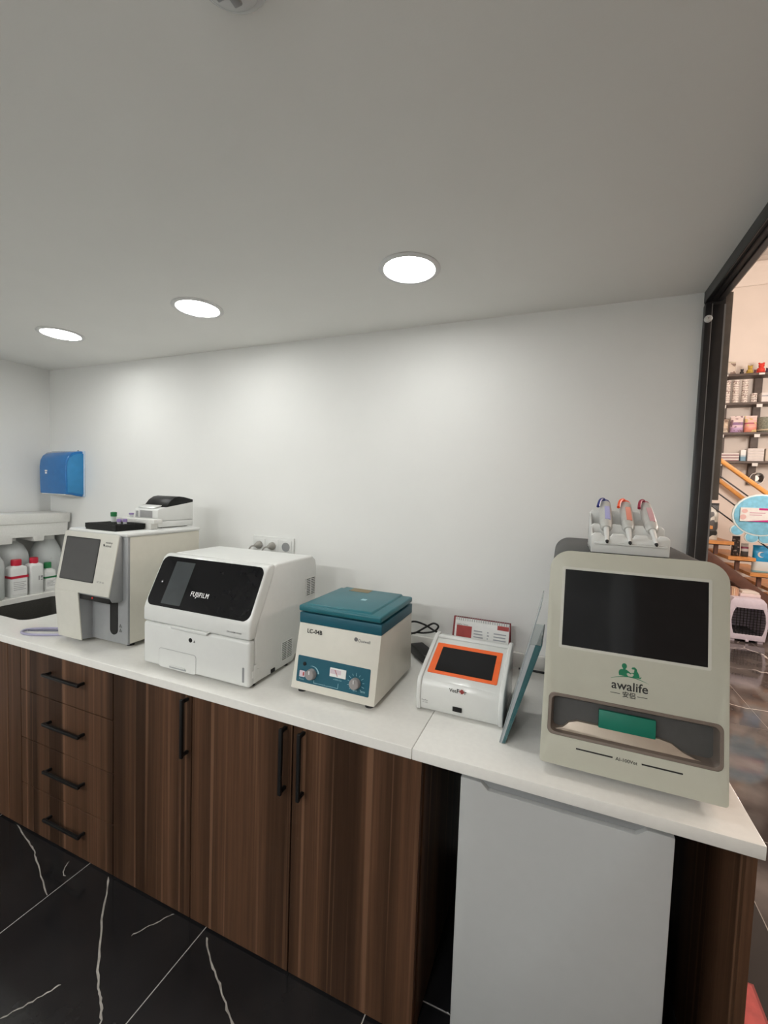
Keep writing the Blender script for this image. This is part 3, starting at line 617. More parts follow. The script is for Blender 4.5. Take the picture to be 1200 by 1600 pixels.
m = tilted(holed_slab(rrect(-0.427, -0.088, 0.301, 0.518, 0.004, 2), rrect(-0.420, -0.095, 0.308, 0.511, 0.001, 2), -0.002, 0.0016), 0.0).build('screen_lip', AWAL, fpn)
MB().slope(rrect(-0.4205, -0.0945, 0.3075, 0.5115, 0.001, 2), AY, AZ, AB, -0.002, 0.0008).build('screen', BLACKG, aw)
# sample recess: dished basin behind the opening, lip, ridge and flap
def rsh(d, off): return [sp(-0.2535 + (x+0.2535)*(1-d/0.186), 0.1305 + (s-0.1305)*(1-d/0.0485), AY, AZ, AB, off) for x, s in rec]
def rsh2(dx, ds, off, cs_=0.0): return [sp(-0.2535 + (x+0.2535)*(1-dx/0.186), 0.1305 + cs_ + (s-0.1305)*(1-ds/0.0485), AY, AZ, AB, off) for x, s in rec]
MB().rings([rsh2(-0.0045, -0.0045, 0.0008), rsh2(-0.003, -0.003, 0.0026), rsh2(0.003, 0.003, 0.0022), rsh2(0.006, 0.006, -0.004), rsh2(0.012, 0.016, -0.050, 0.006), rsh2(0.028, 0.022, -0.058, 0.008)], closed=False)\
    .add(rsh2(0.028, 0.022, -0.058, 0.008), [tuple(range(len(rec)))]).build('sample_recess', TAUPE, fpn)
rg = [(-0.428, 0.089), (-0.405, 0.098), (-0.392, 0.112), (-0.372, 0.119), (-0.30, 0.119), (-0.19, 0.119), (-0.165, 0.115), (-0.140, 0.100), (-0.115, 0.091), (-0.10, 0.089)]
MB().slope(rg + [(-0.10, 0.0885), (-0.428, 0.0885)], AY, AZ, AB, -0.040, -0.008).build('sample_ridge', CHAMP, fpn, 0.002)
MB().slope([(-0.323, 0.116), (-0.197, 0.116), (-0.197, 0.160), (-0.323, 0.160)], AY, AZ, AB, -0.020, -0.0065).build('green_flap', GREEN, aw, 0.001)
for x0, x1 in ((-0.373, -0.289), (-0.226, -0.141)): MB().slope([(x0, 0.0525), (x1, 0.0525), (x1, 0.0560), (x0, 0.0560)], AY, AZ, AB, -0.001, 0.0006).build('printed_line', INK, aw)
ua = up_of(AB)
text('AI-100Vet', INK, aw, sp(-0.283, 0.0495, AY, AZ, AB, 0.0003), X, ua, 0.048, bold=0.01)
text('awalife', INK, aw, sp(-0.2980, 0.2205, AY, AZ, AB, 0.0003), X, ua, 0.081, bold=0.012)
text('\u5b89\u4fa3', INK, aw, sp(-0.2725, 0.2030, AY, AZ, AB, 0.0003), X, ua, 0.0285, bold=0.012)
for x0, x1 in ((-0.300, -0.278), (-0.240, -0.218)): MB().slope([(x0, 0.2095), (x1, 0.2095), (x1, 0.2108), (x0, 0.2108)], AY, AZ, AB, -0.001, 0.0005).build('printed_line', INK, aw)
m = MB(); E_ = lambda cx, cy, rx, ry, n=18, a0=0, a1=360: [(cx + rx*math.cos(math.radians(a0 + (a1-a0)*i/n)), cy + ry*math.sin(math.radians(a0 + (a1-a0)*i/n))) for i in range(n + (0 if a1-a0 >= 360 else 1))]
def lg(poly, dz=0.0): m.slope(poly, AY, AZ, AB, -0.001, 0.0006 + dz)
n = 22                                                       # green hill line
for i in range(n):
    t0, t1 = i/n, (i+1)/n
    f_ = lambda t: (-0.300 + 0.084*t, 0.2450 + 0.0085*math.sin(math.pi*t)*1.0)
    (xa, ya), (xb, yb) = f_(t0), f_(t1); h0 = 0.0018*math.sin(math.pi*min(1, t0+0.02)); h1 = 0.0018*math.sin(math.pi*min(1, t1+0.02))
    lg([(xa, ya), (xb, yb), (xb, yb + h1 + 0.0003), (xa, ya + h0 + 0.0003)])
lg(E_(-0.2705, 0.2795, 0.0058, 0.0068))                      # child: head, neck, body, arm
lg([(-0.2735, 0.274), (-0.2675, 0.274), (-0.2675, 0.269), (-0.2735, 0.269)])
lg([(-0.2820, 0.2555), (-0.2830, 0.262), (-0.2815, 0.268), (-0.277, 0.271), (-0.265, 0.271), (-0.260, 0.2675), (-0.2545, 0.2635), (-0.2555, 0.2615), (-0.262, 0.2640), (-0.2650, 0.2615), (-0.263, 0.2575), (-0.2595, 0.2545)])
lg([(-0.2545, 0.2765), (-0.2520, 0.2795), (-0.2470, 0.2800), (-0.2430, 0.2765), (-0.2420, 0.2725), (-0.2440, 0.2725), (-0.2455, 0.2735), (-0.2490, 0.2745), (-0.2530, 0.2745)])   # dog: head and ear, body
lg([(-0.2475, 0.2755), (-0.2435, 0.2735), (-0.2395, 0.2675), (-0.2365, 0.2600), (-0.2360, 0.2545), (-0.2540, 0.2545), (-0.2510, 0.2575), (-0.2490, 0.2610), (-0.2505, 0.2640), (-0.2545, 0.2635), (-0.2545, 0.2655), (-0.2490, 0.2665)])
lg([(-0.2365, 0.2535), (-0.2330, 0.2545), (-0.2325, 0.2595), (-0.2337, 0.2595), (-0.2345, 0.2565), (-0.2365, 0.2560)])
m.build('logo_figures', LOGOG, aw)

# ---------------- pipette rack and pipettes on the tall analyser
RZ = 1.4690
rk = thing('pipette_rack', 'white stepped plastic pipette rack on the tall analyser', 'rack', (-0.262, -0.44, RZ))
rx0, rx1 = -0.357, -0.166; PX = (-0.318, -0.262, -0.206)
MB().box(rx0, rx1, -0.525, -0.360, RZ+0.006, RZ+0.014).build('rack_base', WHITEP, rk, 0.002)
def notched(y0, y1, zt, r, dip, x0=rx0, x1=rx1):
    pts = [(x0, RZ+0.002), (x1, RZ+0.002), (x1, zt-0.008), (x1-0.008, zt)]
    for px in reversed(PX):
        pts += [(px + r*1.25, zt)] + [(px + r*math.cos(math.radians(a)), zt - dip + (dip-0.002)*(1-math.sin(math.radians(a)))*0 - dip*0.0 - r*0.55*math.sin(math.radians(a)) + 0.0) for a in range(0, 181, 20)] + [(px - r*1.25, zt)]
    pts += [(x0+0.008, zt), (x0, zt-0.008)]
    return MB().prism(pts, 'y', y0, y1)
notched(-0.530, -0.518, 1.526, 0.012, 0.004).build('front_support', WHITEP, rk, 0.002)
notched(-0.474, -0.462, 1.549, 0.014, 0.004, rx0, rx1-0.004).build('middle_support', WHITEP, rk, 0.002)
notched(-0.386, -0.374, 1.586, 0.014, 0.004, rx0, rx1-0.022).build('rear_support', WHITEP, rk, 0.002)
MB().prism([(-0.528, RZ+0.004), (-0.376, RZ+0.004), (-0.376, 1.578), (-0.386, 1.578), (-0.462, 1.541), (-0.474, 1.541), (-0.518, 1.518), (-0.528, 1.518)], 'x', rx0, rx0+0.005).build('side_plate', WHITEP, rk, 0.001)
MB().box(rx0+0.008, rx1-0.006, -0.536, -0.529, RZ+0.026, RZ+0.032).build('front_ledge', WHITEG, rk, 0.0015)
for x in (rx0+0.006, rx1-0.006):
    for y in (-0.520, -0.366): MB().cyl((x, y, RZ-0.0005), (0, 0, 0.007), 0.006, seg=10).build('foot', RUBB, rk)
def pipette(px, lean, capcol, tint, label):
    tip = Vector((px + lean, -0.552, 1.502)); end = Vector((px - lean*0.6 + 0.006, -0.335, 1.610)); d = (end-tip).normalized(); Lh = (end-tip).length
    t = thing('pipette', label, 'pipette', tip, 'pipettes in the white rack')
    MB().lathe(tip + d*0.010, d, [(0.0046, 0), (0.0072, 0.050), (0.0080, 0.066), (0.0105, 0.070)], 16).build('shaft', WHITEP, t)
    MB().lathe(tip, d, [(0.0020, 0), (0.0040, 0.004), (0.0046, 0.012)], 14).build('tip_cone', BLACKP, t)
    MB().lathe(tip + d*0.076, d, [(0.0120, 0), (0.0165, 0.012), (0.0175, 0.030), (0.0160, 0.034), (0.0175, 0.040), (0.0175, 0.100), (0.0165, Lh-0.098), (0.0140, Lh-0.080)], 18).build('grip', CLEARP, t)
    up = Vector((0, -d.z, d.y)); sd = d.cross(up)
    def loc(a, u, s_): return tip + d*a + up*u + sd*s_
    MB().lathe(loc(Lh-0.016, 0, 0), d, [(0.0155, -0.010), (0.0160, 0), (0.0140, 0.012), (0.0060, 0.018)], 18).build('plunger_cap', capcol, t)
    MB().tube(smooth_path([loc(Lh-0.02, 0.010, 0), loc(Lh-0.012, 0.018, -0.006), loc(Lh-0.026, 0.020, -0.016), loc(Lh-0.06, 0.016, -0.022)], 5), 0.0045, 8).build('finger_hook', capcol, t)
    MB().box(-0.004, 0.010, -0.045, 0.035, -0.004, 0.001).xf(Matrix.Translation(loc(0.150, 0.0175, 0)) @ Matrix(((sd.x, d.x, up.x, 0), (sd.y, d.y, up.y, 0), (sd.z, d.z, up.z, 0), (0, 0, 0, 1)))).build('volume_window', tint, t, 0.001)
CLEARP = pm('pale_grey_pipette', (0.58, 0.58, 0.55), 0.3, trans=0.15)
pipette(PX[0], 0.0, pm('navy_cap', (0.02, 0.03, 0.20), 0.35), pm('lilac_tint', (0.42, 0.42, 0.70), 0.35), 'pipette with dark blue cap in the white rack')
pipette(PX[1], 0.0, pm('orange_cap', (0.85, 0.10, 0.03), 0.35), pm('salmon_tint', (0.80, 0.30, 0.22), 0.35), 'pipette with bright orange cap in the white rack')
pipette(PX[2], 0.006, pm('crimson_cap', (0.28, 0.01, 0.045), 0.35), pm('pink_tint', (0.62, 0.36, 0.38), 0.35), 'pipette with dark crimson cap in the white rack')

# ---------------- acrylic brochure holder leaning on the tall analyser
ac = thing('brochure_holder', 'clear acrylic brochure holder with teal edges leaning on the tall analyser', 'holder', (-0.56, -0.5, CT))
def leaned(x0, x1, y0, y1, z0, z1, l0, l1):
    """upright slab whose left face leans by l0 and right face by l1 (run per rise)"""
    m = box(x0, x1, y0, y1, z0, z1); m.v = [Vector((v.x + (v.z-CT)*(l0 if abs(v.x-x0) < 1e-6 else l1), v.y, v.z)) for v in m.v]; return m
leaned(-0.5730, -0.5695, -0.615, -0.40, CT+0.001, 1.318, 0.222, 0.222).build('tall_plate', ACRT, ac, 0.0008, 1)
leaned(-0.5600, -0.5560, -0.615, -0.40, CT+0.001, 1.207, 0.284, 0.284).build('short_plate', ACRE, ac, 0.0008, 1)
leaned(-0.5693, -0.5648, -0.615, -0.6115, CT+0.001, 1.205, 0.222, 0.253).build('end_wall', FROST, ac)
leaned(-0.5646, -0.5602, -0.6155, -0.6115, CT+0.001, 1.205, 0.253, 0.284).build('tinted_end_wall', ACRE, ac)
leaned(-0.5693, -0.5602, -0.4035, -0.400, CT+0.001, 1.205, 0.222, 0.284).build('end_wall', ACRY, ac)
leaned(-0.5693, -0.5602, -0.611, -0.404, CT+0.001, CT+0.005, 0.222, 0.284).build('floor_strip', ACRY, ac)

# ---------------- desk calendar
ca = thing('desk_calendar', 'spiral desk calendar with red panel standing behind the small white reader', 'calendar', (-0.718, -0.10, CT))
def tent(mb, x0, x1, t0, t1, off, side):
    """sheet on the front (side -1) or back (+1) slope of the tent"""
    f0 = lambda t, o: (-0.100 + side*(0.004 + (1-t)*0.055) + side*o, CT + 0.001 + 0.204*t)
    (ya, za), (yb, zb) = f0(t0, off), f0(t1, off); (yc, zc), (yd, zd) = f0(t0, off-0.0012), f0(t1, off-0.0012)
    return mb.add([(x0, ya, za), (x1, ya, za), (x1, yb, zb), (x0, yb, zb), (x0, yc, zc), (x1, yc, zc), (x1, yd, zd), (x0, yd, zd)],
                  [(0, 1, 2, 3), (7, 6, 5, 4), (0, 4, 5, 1), (2, 6, 7, 3), (1, 5, 6, 2), (3, 7, 4, 0)])
bk = tent(MB(), -0.836, -0.604, 0, 1, 0.0, 1); tent(bk, -0.836, -0.604, 0, 1, 0.0, -1); bk.build('card_stand', CARD, ca)
pg = tent(MB(), -0.828, -0.608, 0.04, 0.985, 0.0016, -1).build('page', PAPER, ca)
tent(MB(), -0.820, -0.757, 0.1, 0.84, 0.0022, -1).build('red_panel', RED, pg)
tent(MB(), -0.655, -0.610, 0.85, 0.93, 0.0022, -1).build('red_tab', RED, pg)
m = MB()
for c0, c1 in ((-0.748, -0.703), (-0.694, -0.678), (-0.668, -0.618)):
    for k in range(11): tent(m, c0, c1 - random.uniform(0, 0.012), 0.19 + 0.057*k, 0.212 + 0.057*k, 0.0022, -1)
m.build('printed_rows', pm('pale_grey_ink', (0.33, 0.34, 0.36), 0.6), pg)
text('VetFor Takvim', INKG, ca, (-0.819, -0.1145, CT+0.174), X, Vector((0, 0.27, 1)), 0.046, depth=0.0015)
m = MB()
for k in range(24):
    x = -0.822 + 0.0092*k
    m.tube([(x, -0.1045 + 0.0065*math.cos(a), CT+0.198 + 0.0085*math.sin(a)) for a in (2*math.pi*i/10 for i in range(11))], 0.0010, 5)
m.build('spiral_binding', GREYM, ca, kind='stuff')

# ---------------- adapter, cords, sockets
ad = thing('power_adapter', 'black power adapter brick lying by the wall right of the centrifuge', 'adapter', (-0.955, -0.135, CT))
R_ = Matrix.Translation((-0.950, -0.140, 0)) @ Matrix.Rotation(math.radians(-47), 4, 'Z')
MB().box(-0.085, 0.085, -0.032, 0.032, CT+0.012, CT+0.052).xf(R_).build('brick_case', BLACKP, ad, 0.006, 3)
MB().box(-0.088, 0.088, -0.010, 0.010, CT+0.001, CT+0.013).xf(R_).build('mounting_foot', RUBB, ad, 0.002)
m = MB().tube(smooth_path([(-1.10, -0.20, CT+0.005), (-1.08, -0.10, 0.99), (-1.04, -0.065, 1.036), (-0.985, -0.060, 1.034), (-0.935, -0.060, 1.013), (-0.905, -0.060, 1.000), (-0.88, -0.07, 0.965), (-0.85, -0.15, CT+0.006)], 8), 0.0042, 8)
tag(m.build('power_cable', RUBB, None, loc=(-0.98, -0.07, CT)), 'black power cord arching down from behind the centrifuge', 'cord', 'black cords by the wall')
m = MB().tube(smooth_path([(-1.09, -0.10, CT+0.006), (-1.06, -0.075, 0.985), (-1.02, -0.072, 0.990), (-0.97, -0.070, 1.024), (-0.934, -0.070, 1.047), (-0.912, -0.068, 1.036), (-0.930, -0.068, 1.012), (-0.975, -0.070, 0.998), (-1.02, -0.074, 0.992), (-1.07, -0.085, 0.96), (-1.10, -0.16, CT+0.006)], 8), 0.0042, 8)
tag(m.build('power_cable', RUBB, None, loc=(-0.98, -0.08, CT)), 'black looped cord hanging beside the centrifuge at the wall', 'cord', 'black cords by the wall')
m = MB().tube(smooth_path([(-0.57, -0.045, CT+0.006), (-0.50, -0.040, CT+0.005), (-0.40, -0.045, CT+0.005), (-0.30, -0.060, CT+0.006)], 8), 0.0045, 8)
tag(m.build('power_cable', RUBB, None, loc=(-0.45, -0.045, CT)), 'black cord lying along the wall behind the tall analyser', 'cord', 'black cords by the wall')
so = thing('socket_plate', 'white triple wall socket plate behind the chemistry analyser', 'socket', (-1.843, 0, 1.31))
MB().box(-1.974, -1.713, -0.010, 0, 1.262, 1.357).build('frame', WHITEP, so, 0.002)
for x in (-1.929, -1.844, -1.760):
    s1 = MB().box(x-0.034, x+0.034, -0.0125, -0.009, 1.275, 1.343).build('socket_module', WHITEP, so, 0.001)
    MB().lathe((x, -0.0126, 1.309), (0, -1, 0), [(0.024, 0), (0.024, 0.002), (0.021, 0.002), (0.0205, -0.001)], 28).build('socket_well', SILV if x > -1.8 else WHITEP, s1)
for i, x in enumerate((-1.929, -1.844)):
    t = thing('power_plug', 'grey plug in the %s socket of the wall plate' % ('leftmost', 'middle')[i], 'plug', (x, -0.013, 1.309), 'plugs in the wall sockets')
    MB().lathe((x, -0.0145, 1.309), (0, -1, 0), [(0.0195, 0), (0.0195, 0.012), (0.014, 0.022), (0.009, 0.034), (0.006, 0.036)], 24).build('plug_body', PLUG, t)
    MB().tube(smooth_path([(x, -0.046, 1.308), (x-0.02, -0.062, 1.300), (x-0.03, -0.068, 1.25), (x-0.03, -0.05, 1.10), (x-0.03, -0.05, 0.97)], 6), 0.0042, 8).build('cord', PLUG, t)

# ---------------- paper towel dispenser
di = thing('towel_dispenser', 'blue translucent paper towel dispenser on the back wall', 'dispenser', (-3.51, 0, 1.52))
bx0, bx1 = -3.648, -3.375
MB().prism([(-0.001, 1.510), (-0.001, 1.815), (-0.014, 1.815), (-0.014, 1.510)], 'x', bx0-0.002, bx1+0.003).build('back_plate', LBACK, di, 0.003)
prof = [(-0.014, 1.812), (-0.045, 1.809), (-0.080, 1.797), (-0.105, 1.775), (-0.119, 1.745), (-0.124, 1.70), (-0.120, 1.527), (-0.085, 1.524), (-0.055, 1.517), (-0.014, 1.511)]
cv = MB().prism(prof, 'x', bx0, bx1).build('cover', BLUEP, di, 0.008, 4)
MB().prism([(y*0.93-0.0, 1.66 + (z-1.66)*0.90) for y, z in prof], 'x', bx1-0.001, bx1+0.003).build('side_panel', pm('blue_side_plastic', (0.035, 0.24, 0.52), 0.15, var=0.05), cv, 0.0015)
MB().box(-3.585, -3.562, -0.1255, -0.121, 1.672, 1.681).box(-3.583, -3.566, -0.1252, -0.121, 1.656, 1.668).build('logo_sticker', WINK, cv)
MB().prism([(-0.118, 1.524), (-0.02, 1.509), (-0.02, 1.516), (-0.116, 1.5285)], 'x', bx0+0.01, bx1-0.01).build('paper_outlet', WHITEP, di)
MB().cyl((-3.40, -0.03, 1.812), (0, 0, 0.005), 0.004, seg=12).build('key_lock', BLACKP, di)

# ---------------- bottles, jugs and foam at the left wall
def bottle(x, y, w_, d_, h, hc, capm, labm, label, name='reagent_bottle', stripe=True):
    t = thing(name, label, 'bottle', (x, y, CT), 'reagent bottles beside the sink')
    def rr(f_, z): return [(x + a, y + b, z) for a, b in rrect(-d_/2*f_, d_/2*f_, -w_/2*f_, w_/2*f_, 0.012*f_, 3)]
    bd = MB().rings([rr(0.94, CT), rr(1, CT+0.004), rr(1, CT+h-0.014), rr(0.9, CT+h-0.003), rr(0.45, CT+h+0.006), rr(0.42, CT+hc-0.03)]).build('body', WHITEP if stripe != 'clear' else JUG, t, smooth=50)
    MB().lathe((x, y, CT+hc-0.036), (0, 0, 1), [(w_*0.29, 0), (w_*0.29, 0.030), (w_*0.27, 0.036)], 22).build('cap', capm, t)
    if stripe:
        MB().box(x-d_/2+0.01, x+d_/2+0.0012, y-w_/2-0.0008, y+w_/2+0.0008, CT+h*0.62, CT+h*0.70).build('label_stripe', labm, bd)
        MB().box(x+d_/2-0.004, x+d_/2+0.0012, y-w_/2+0.006, y+w_/2-0.006, CT+h*0.10, CT+h*0.60).build('paper_label', PAPER, bd)
        m = MB()
        for k in range(5): m.box(x+d_/2+0.001, x+d_/2+0.0018, y-w_/2+0.012, y+w_/2-0.012-0.01*(k % 2), CT+h*(0.48-0.06*k), CT+h*(0.50-0.06*k))
        m.build('printed_rows', pm('label_grey_ink', (0.4, 0.4, 0.4), 0.6) if 'label_grey_ink' not in MATS else MATS['label_grey_ink'], bd)
    return t
bottle(-3.492, -0.338, 0.090, 0.072, 0.186, 0.226, REDCAP, REDCAP, 'white bottle with red cap and red striped label by the sink')
t = bottle(-3.492, -0.243, 0.076, 0.070, 0.188, 0.226, REDCAP, REDCAP, 'plain white square bottle with red cap by the sink', stripe=False)
MB().box(-3.4575, -3.4562, -0.236, -0.230, 0.985, 1.012).box(-3.4575, -3.4562, -0.224, -0.212, 0.998, 1.012).box(-3.4575, -3.4562, -0.223, -0.214, 0.983, 0.990).build('printed_mark', GREYM, t)
bottle(-3.505, -0.158, 0.070, 0.066, 0.135, 0.182, GRCAP, GRCAP, 'small clear bottle with green cap next to the analyser', stripe=True)
def jug(x, y, r, h, neck, label):
    t = thing('plastic_jug', label, 'jug', (x, y, CT), 'translucent jugs by the left wall')
    MB().lathe((x, y, CT), (0, 0, 1), [(r*0.92, 0), (r, 0.008), (r, h*0.62), (r*0.96, h*0.70), (r*0.72, h*0.84), (neck, h*0.93), (neck, h-0.03)], 30).build('body', JUG, t, smooth=50)
    MB().lathe((x, y, CT+h-0.032), (0, 0, 1), [(neck+0.004, 0), (neck+0.004, 0.030), (neck, 0.032)], 24).build('cap', WHITEP, t)
    MB().tube([(x + r*0.62 + 0.0, y - 0.012, CT+h*0.55), (x + r*1.02, y-0.012, CT+h*0.56)], 0.004, 6).build('moulding_mark', WHITEP, t)
jug(-3.520, -0.478, 0.085, 0.318, 0.024, 'translucent jug at the left picture edge before the bottles')
jug(-3.640, -0.300, 0.096, 0.352, 0.030, 'translucent jug behind the red capped bottles')
jug(-3.640, -0.092, 0.084, 0.352, 0.044, 'translucent jug in the corner behind the green capped bottle')
fb = thing('foam_packing', 'white polystyrene packing block lying on the translucent jugs', 'packing', (-3.6, -0.3, 1.22))
MB().prism([(-0.600, 1.2195), (-0.345, 1.2195), (-0.343, 1.2535), (-0.232, 1.2535), (-0.228, 1.224), (-0.172, 1.224), (-0.168, 1.2535), (-0.030, 1.2535), (-0.024, 1.34), (-0.600, 1.34)], 'x', -3.715, -3.515).build('foam_base', FOAM, fb, 0.004)
MB().prism([(-0.600, 1.337), (-0.016, 1.337), (-0.012, 1.400), (-0.600, 1.402)], 'x', -3.722, -3.508).build('foam_lid', FOAM, fb, 0.005)
MB().box(-3.512, -3.500, -0.600, -0.460, 1.26, 1.385).box(-3.512, -3.497, -0.600, -0.460, 1.352, 1.362).build('foam_rib', FOAM, fb, 0.003)
m = MB().tube(smooth_path([(-2.536, -0.545, CT+0.006), (-2.64, -0.585, CT+0.0055), (-2.745, -0.650, CT+0.0055), (-2.752, -0.690, CT+0.0055), (-2.70, -0.706, CT+0.0055), (-2.62, -0.680, CT+0.0055), (-2.536, -0.628, CT+0.0055)], 8), 0.0055, 10)
tu = thing('rubber_tubing', 'looped lavender tubing on the worktop beside the cream analyser', 'tubing', (-2.65, -0.63, CT))
m.build('tube_loop', LAV, tu)
MB().tube(smooth_path([(-2.54, -0.575, CT+0.0045), (-2.64, -0.615, CT+0.0045), (-2.745, -0.668, CT+0.0045)], 6), 0.0042, 8).build('dark_strand', pm('slate_tubing', (0.12, 0.12, 0.17), 0.4), tu)

# ================================================================== THE SHOP BEYOND THE DOORWAY
# ---------------- stairs
ST = 4.45
stt = thing('staircase', 'open staircase with orange wood treads and brown stringer', 'staircase', (1.5, ST, 0))
slp = -0.178/0.2205
for k in range(-1, 6):
    x0 = 1.212 + 0.2205*k; zt = 1.143 - 0.178*k
    tr_ = MB().box(x0, x0+0.268, ST, 5.36, zt-0.040, zt).build('tread', STAIRW, stt, 0.003, 1)
    MB().box(x0+0.090, x0+0.130, ST+0.05, ST+0.09, zt-0.165, zt-0.040).box(x0+0.03, x0+0.24, ST+0.03, ST+0.12, zt-0.052, zt-0.040).build('bracket', STRING, tr_)
sx = lambda x, z0: z0 + slp*(x-1.2)
MB().prism([(0.72, sx(0.72, 1.055)), (2.38, sx(2.38, 1.055)), (2.38, sx(2.38, 0.90)), (0.72, sx(0.72, 0.90))], 'y', ST+0.04, ST+0.12).build('stringer', STRING, stt, 0.004)
MB().prism([(0.72, sx(0.72, 1.0)), (2.38, sx(2.38, 1.0)), (2.38, sx(2.38, 0.86)), (0.72, sx(0.72, 0.86))], 'y', 5.26, 5.34).build('stringer', STRING, stt, 0.004)
rl = thing('stair_railing', 'oak handrail with thin black rods along the stairs', 'railing', (1.5, ST, 1.0))
def railz(x, z0): return z0 - 0.817*(x-1.24)
m = MB().prism([(0.70, railz(0.70, 2.176)), (2.20, railz(2.20, 2.176)), (2.20, railz(2.20, 2.118)), (0.70, railz(0.70, 2.118))], 'y', ST-0.03, ST+0.03).build('handrail', RAILW, rl, 0.006)
for z0 in (1.968, 1.757, 1.555):
    MB().tube([(0.70, ST, railz(0.70, z0)), (2.20, ST, railz(2.20, z0))], 0.008, 8).build('rod', BLACKM, rl)
for x in (0.76, 2.14):
    MB().box(x-0.02, x+0.02, ST-0.012, ST+0.012, sx(x, 1.0), railz(x, 2.12)).build('newel_post', BLACKM, rl)
wr = thing('wall_handrail', 'second oak handrail fixed on the wall behind the stairs', 'railing', (1.6, 5.38, 1.8))
p0, p1 = Vector((0.9, 5.37, 2.46)), Vector((1.905, 5.37, 1.595)); MB().prism([(p0.x, p0.z+0.03), (p1.x, p1.z+0.03), (p1.x, p1.z-0.03), (p0.x, p0.z-0.03)], 'y', 5.35, 5.40).build('rail_bar', RAILW, wr, 0.006)
for x in (1.2, 1.88): MB().tube([(x, 5.375, 1.60-0.861*(x-1.9)), (x+0.02, 5.37, 1.56-0.861*(x-1.9)), (x+0.02, 5.452, 1.54-0.861*(x-1.9))], 0.008, 8).build('wall_bracket', BLACKM, wr)

# ---------------- wall shelves
shf = thing('wall_shelving', 'dark brown wall shelves in the shop beyond the doorway', 'shelving', (1.8, SW, 2.0))
SF = 5.20
ZS = (3.308, 2.930, 2.541, 2.164)
for z in ZS:
    s_ = MB().box(1.36, 2.55, SF, SW-0.05, z-0.030, z).build('shelf', SHELFW, shf, 0.002, 1)
    for x in (1.475, 1.86): MB().box(x-0.03, x+0.03, SF-0.004, SF, z-0.068 if z < 3 else z-0.028, z-0.028 if z < 3 else z-0.005).build('price_tag', PAPER, s_)
for x in (1.53, 1.90, 2.40): MB().box(x-0.042, x+0.042, SW-0.05, SW, 1.86, 3.30).build('upright', SHELFW, shf, 0.002, 1)

CANM = banded('can_print', [(0, (0.62, 0.57, 0.52)), (0.2, (0.78, 0.73, 0.68)), (0.55, (0.35, 0.27, 0.25)), (0.7, (0.80, 0.74, 0.70))], 0, 0.06, spots=((0.30, 0.22, 0.20), 60, 0.60))
can0 = thing('food_can', 'white printed food can stacked on the second shop shelf', 'can', (0, 0, 0), 'food cans on the second shelf')
MB().lathe((0, 0, 0), (0, 0, 1), [(0.034, 0), (0.036, 0.002), (0.035, 0.004), (0.035, 0.056), (0.036, 0.058), (0.034, 0.060)], 16).build('can_body', CANM, can0)
MB().lathe((0, 0, 0.0585), (0, 0, 1), [(0.033, 0), (0.033, 0.002), (0.02, 0.0015)], 16).build('can_lid', CHROME, can0)
first = True
ORD = ('bottom', 'second', 'third', 'fourth', 'top')
for ci, (x, n_) in enumerate(((1.412, 5), (1.521, 5), (1.614, 5), (1.711, 5), (1.811, 2))):
    for k in range(n_):
        c = can0 if first else copy_tree(can0); first = False
        c.location = (x, SF+0.055 + 0.004*random.random(), ZS[1] + 0.0605*k); c.rotation_euler[2] = random.random()*6
        c['label'] = 'white printed food can, %s in the %s stack on the second shelf' % ((ORD[k] if n_ == 5 else ('bottom', 'top')[k]), ('half hidden leftmost', 'second tall', 'third tall', 'fourth tall', 'short two-can')[ci])
def carton(x0, x1, y0, y1, z0, z1, mat, label, name='carton', cat='box', group=None, stripes=None):
    t = thing(name, label, cat, ((x0+x1)/2, (y0+y1)/2, z0), group)
    b_ = MB().box(x0, x1, y0, y1, z0, z1).build('box_body', mat, t, 0.002, 1)
    if stripes:
        m = MB()
        for a, c_ in stripes[1]: m.box(x0+0.002, x1-0.002, y0-0.0008, y0+0.001, z0+(z1-z0)*a, z0+(z1-z0)*c_)
        m.build('printed_band', stripes[0], b_)
    MB().box(x0+(x1-x0)*0.3, x0+(x1-x0)*0.7, y0-0.0006, y0+0.004, z1-0.0006, z1+0.0006).build('tuck_flap', mat, t)
    return t
WHC = pm('white_carton', (0.76, 0.72, 0.70), 0.6); PKB = pm('mauve_print', (0.30, 0.17, 0.19), 0.6); GYB = pm('grey_print', (0.30, 0.32, 0.36), 0.6)
carton(1.885, 2.03, SF+0.03, SF+0.15, ZS[1], ZS[1]+0.125, WHC, 'cream carton at the right picture edge on the second shelf', stripes=(GYB, ((0.6, 0.7),)))
for k in range(3):
    carton(1.490, 1.697, SF+0.03, SF+0.16, ZS[3]+0.036*k, ZS[3]+0.036*(k+1)-0.001, WHC, 'flat white box with mauve band, %s of three on the lowest shelf' % ('bottom', 'middle', 'top')[k], group='flat boxes on the lowest shelf', stripes=(PKB, ((0.02, 0.42),)))
carton(1.712, 1.768, SF+0.03, SF+0.10, ZS[3], ZS[3]+0.148, banded('blue_box_print', [(0, (0.10, 0.25, 0.36)), (0.4, (0.45, 0.52, 0.56)), (0.55, (0.75, 0.76, 0.75))], 0, 0.148), 'narrow upright blue and white box on the lowest shelf')
for k in range(4):
    carton(1.786, 1.958, SF+0.03, SF+0.15, ZS[3]+0.042*k, ZS[3]+0.042*(k+1)-0.001, WHC, 'small white printed carton, %s of the right stack on the lowest shelf' % ('bottom', 'second', 'third', 'top')[k], group='white cartons on the lowest shelf', stripes=(GYB, ((0.45, 0.52),)))
carton(1.975, 2.10, SF+0.03, SF+0.15, ZS[3], ZS[3]+0.165, pm('beige_carton', (0.62, 0.56, 0.48), 0.6), 'beige carton at the right end of the lowest shelf')
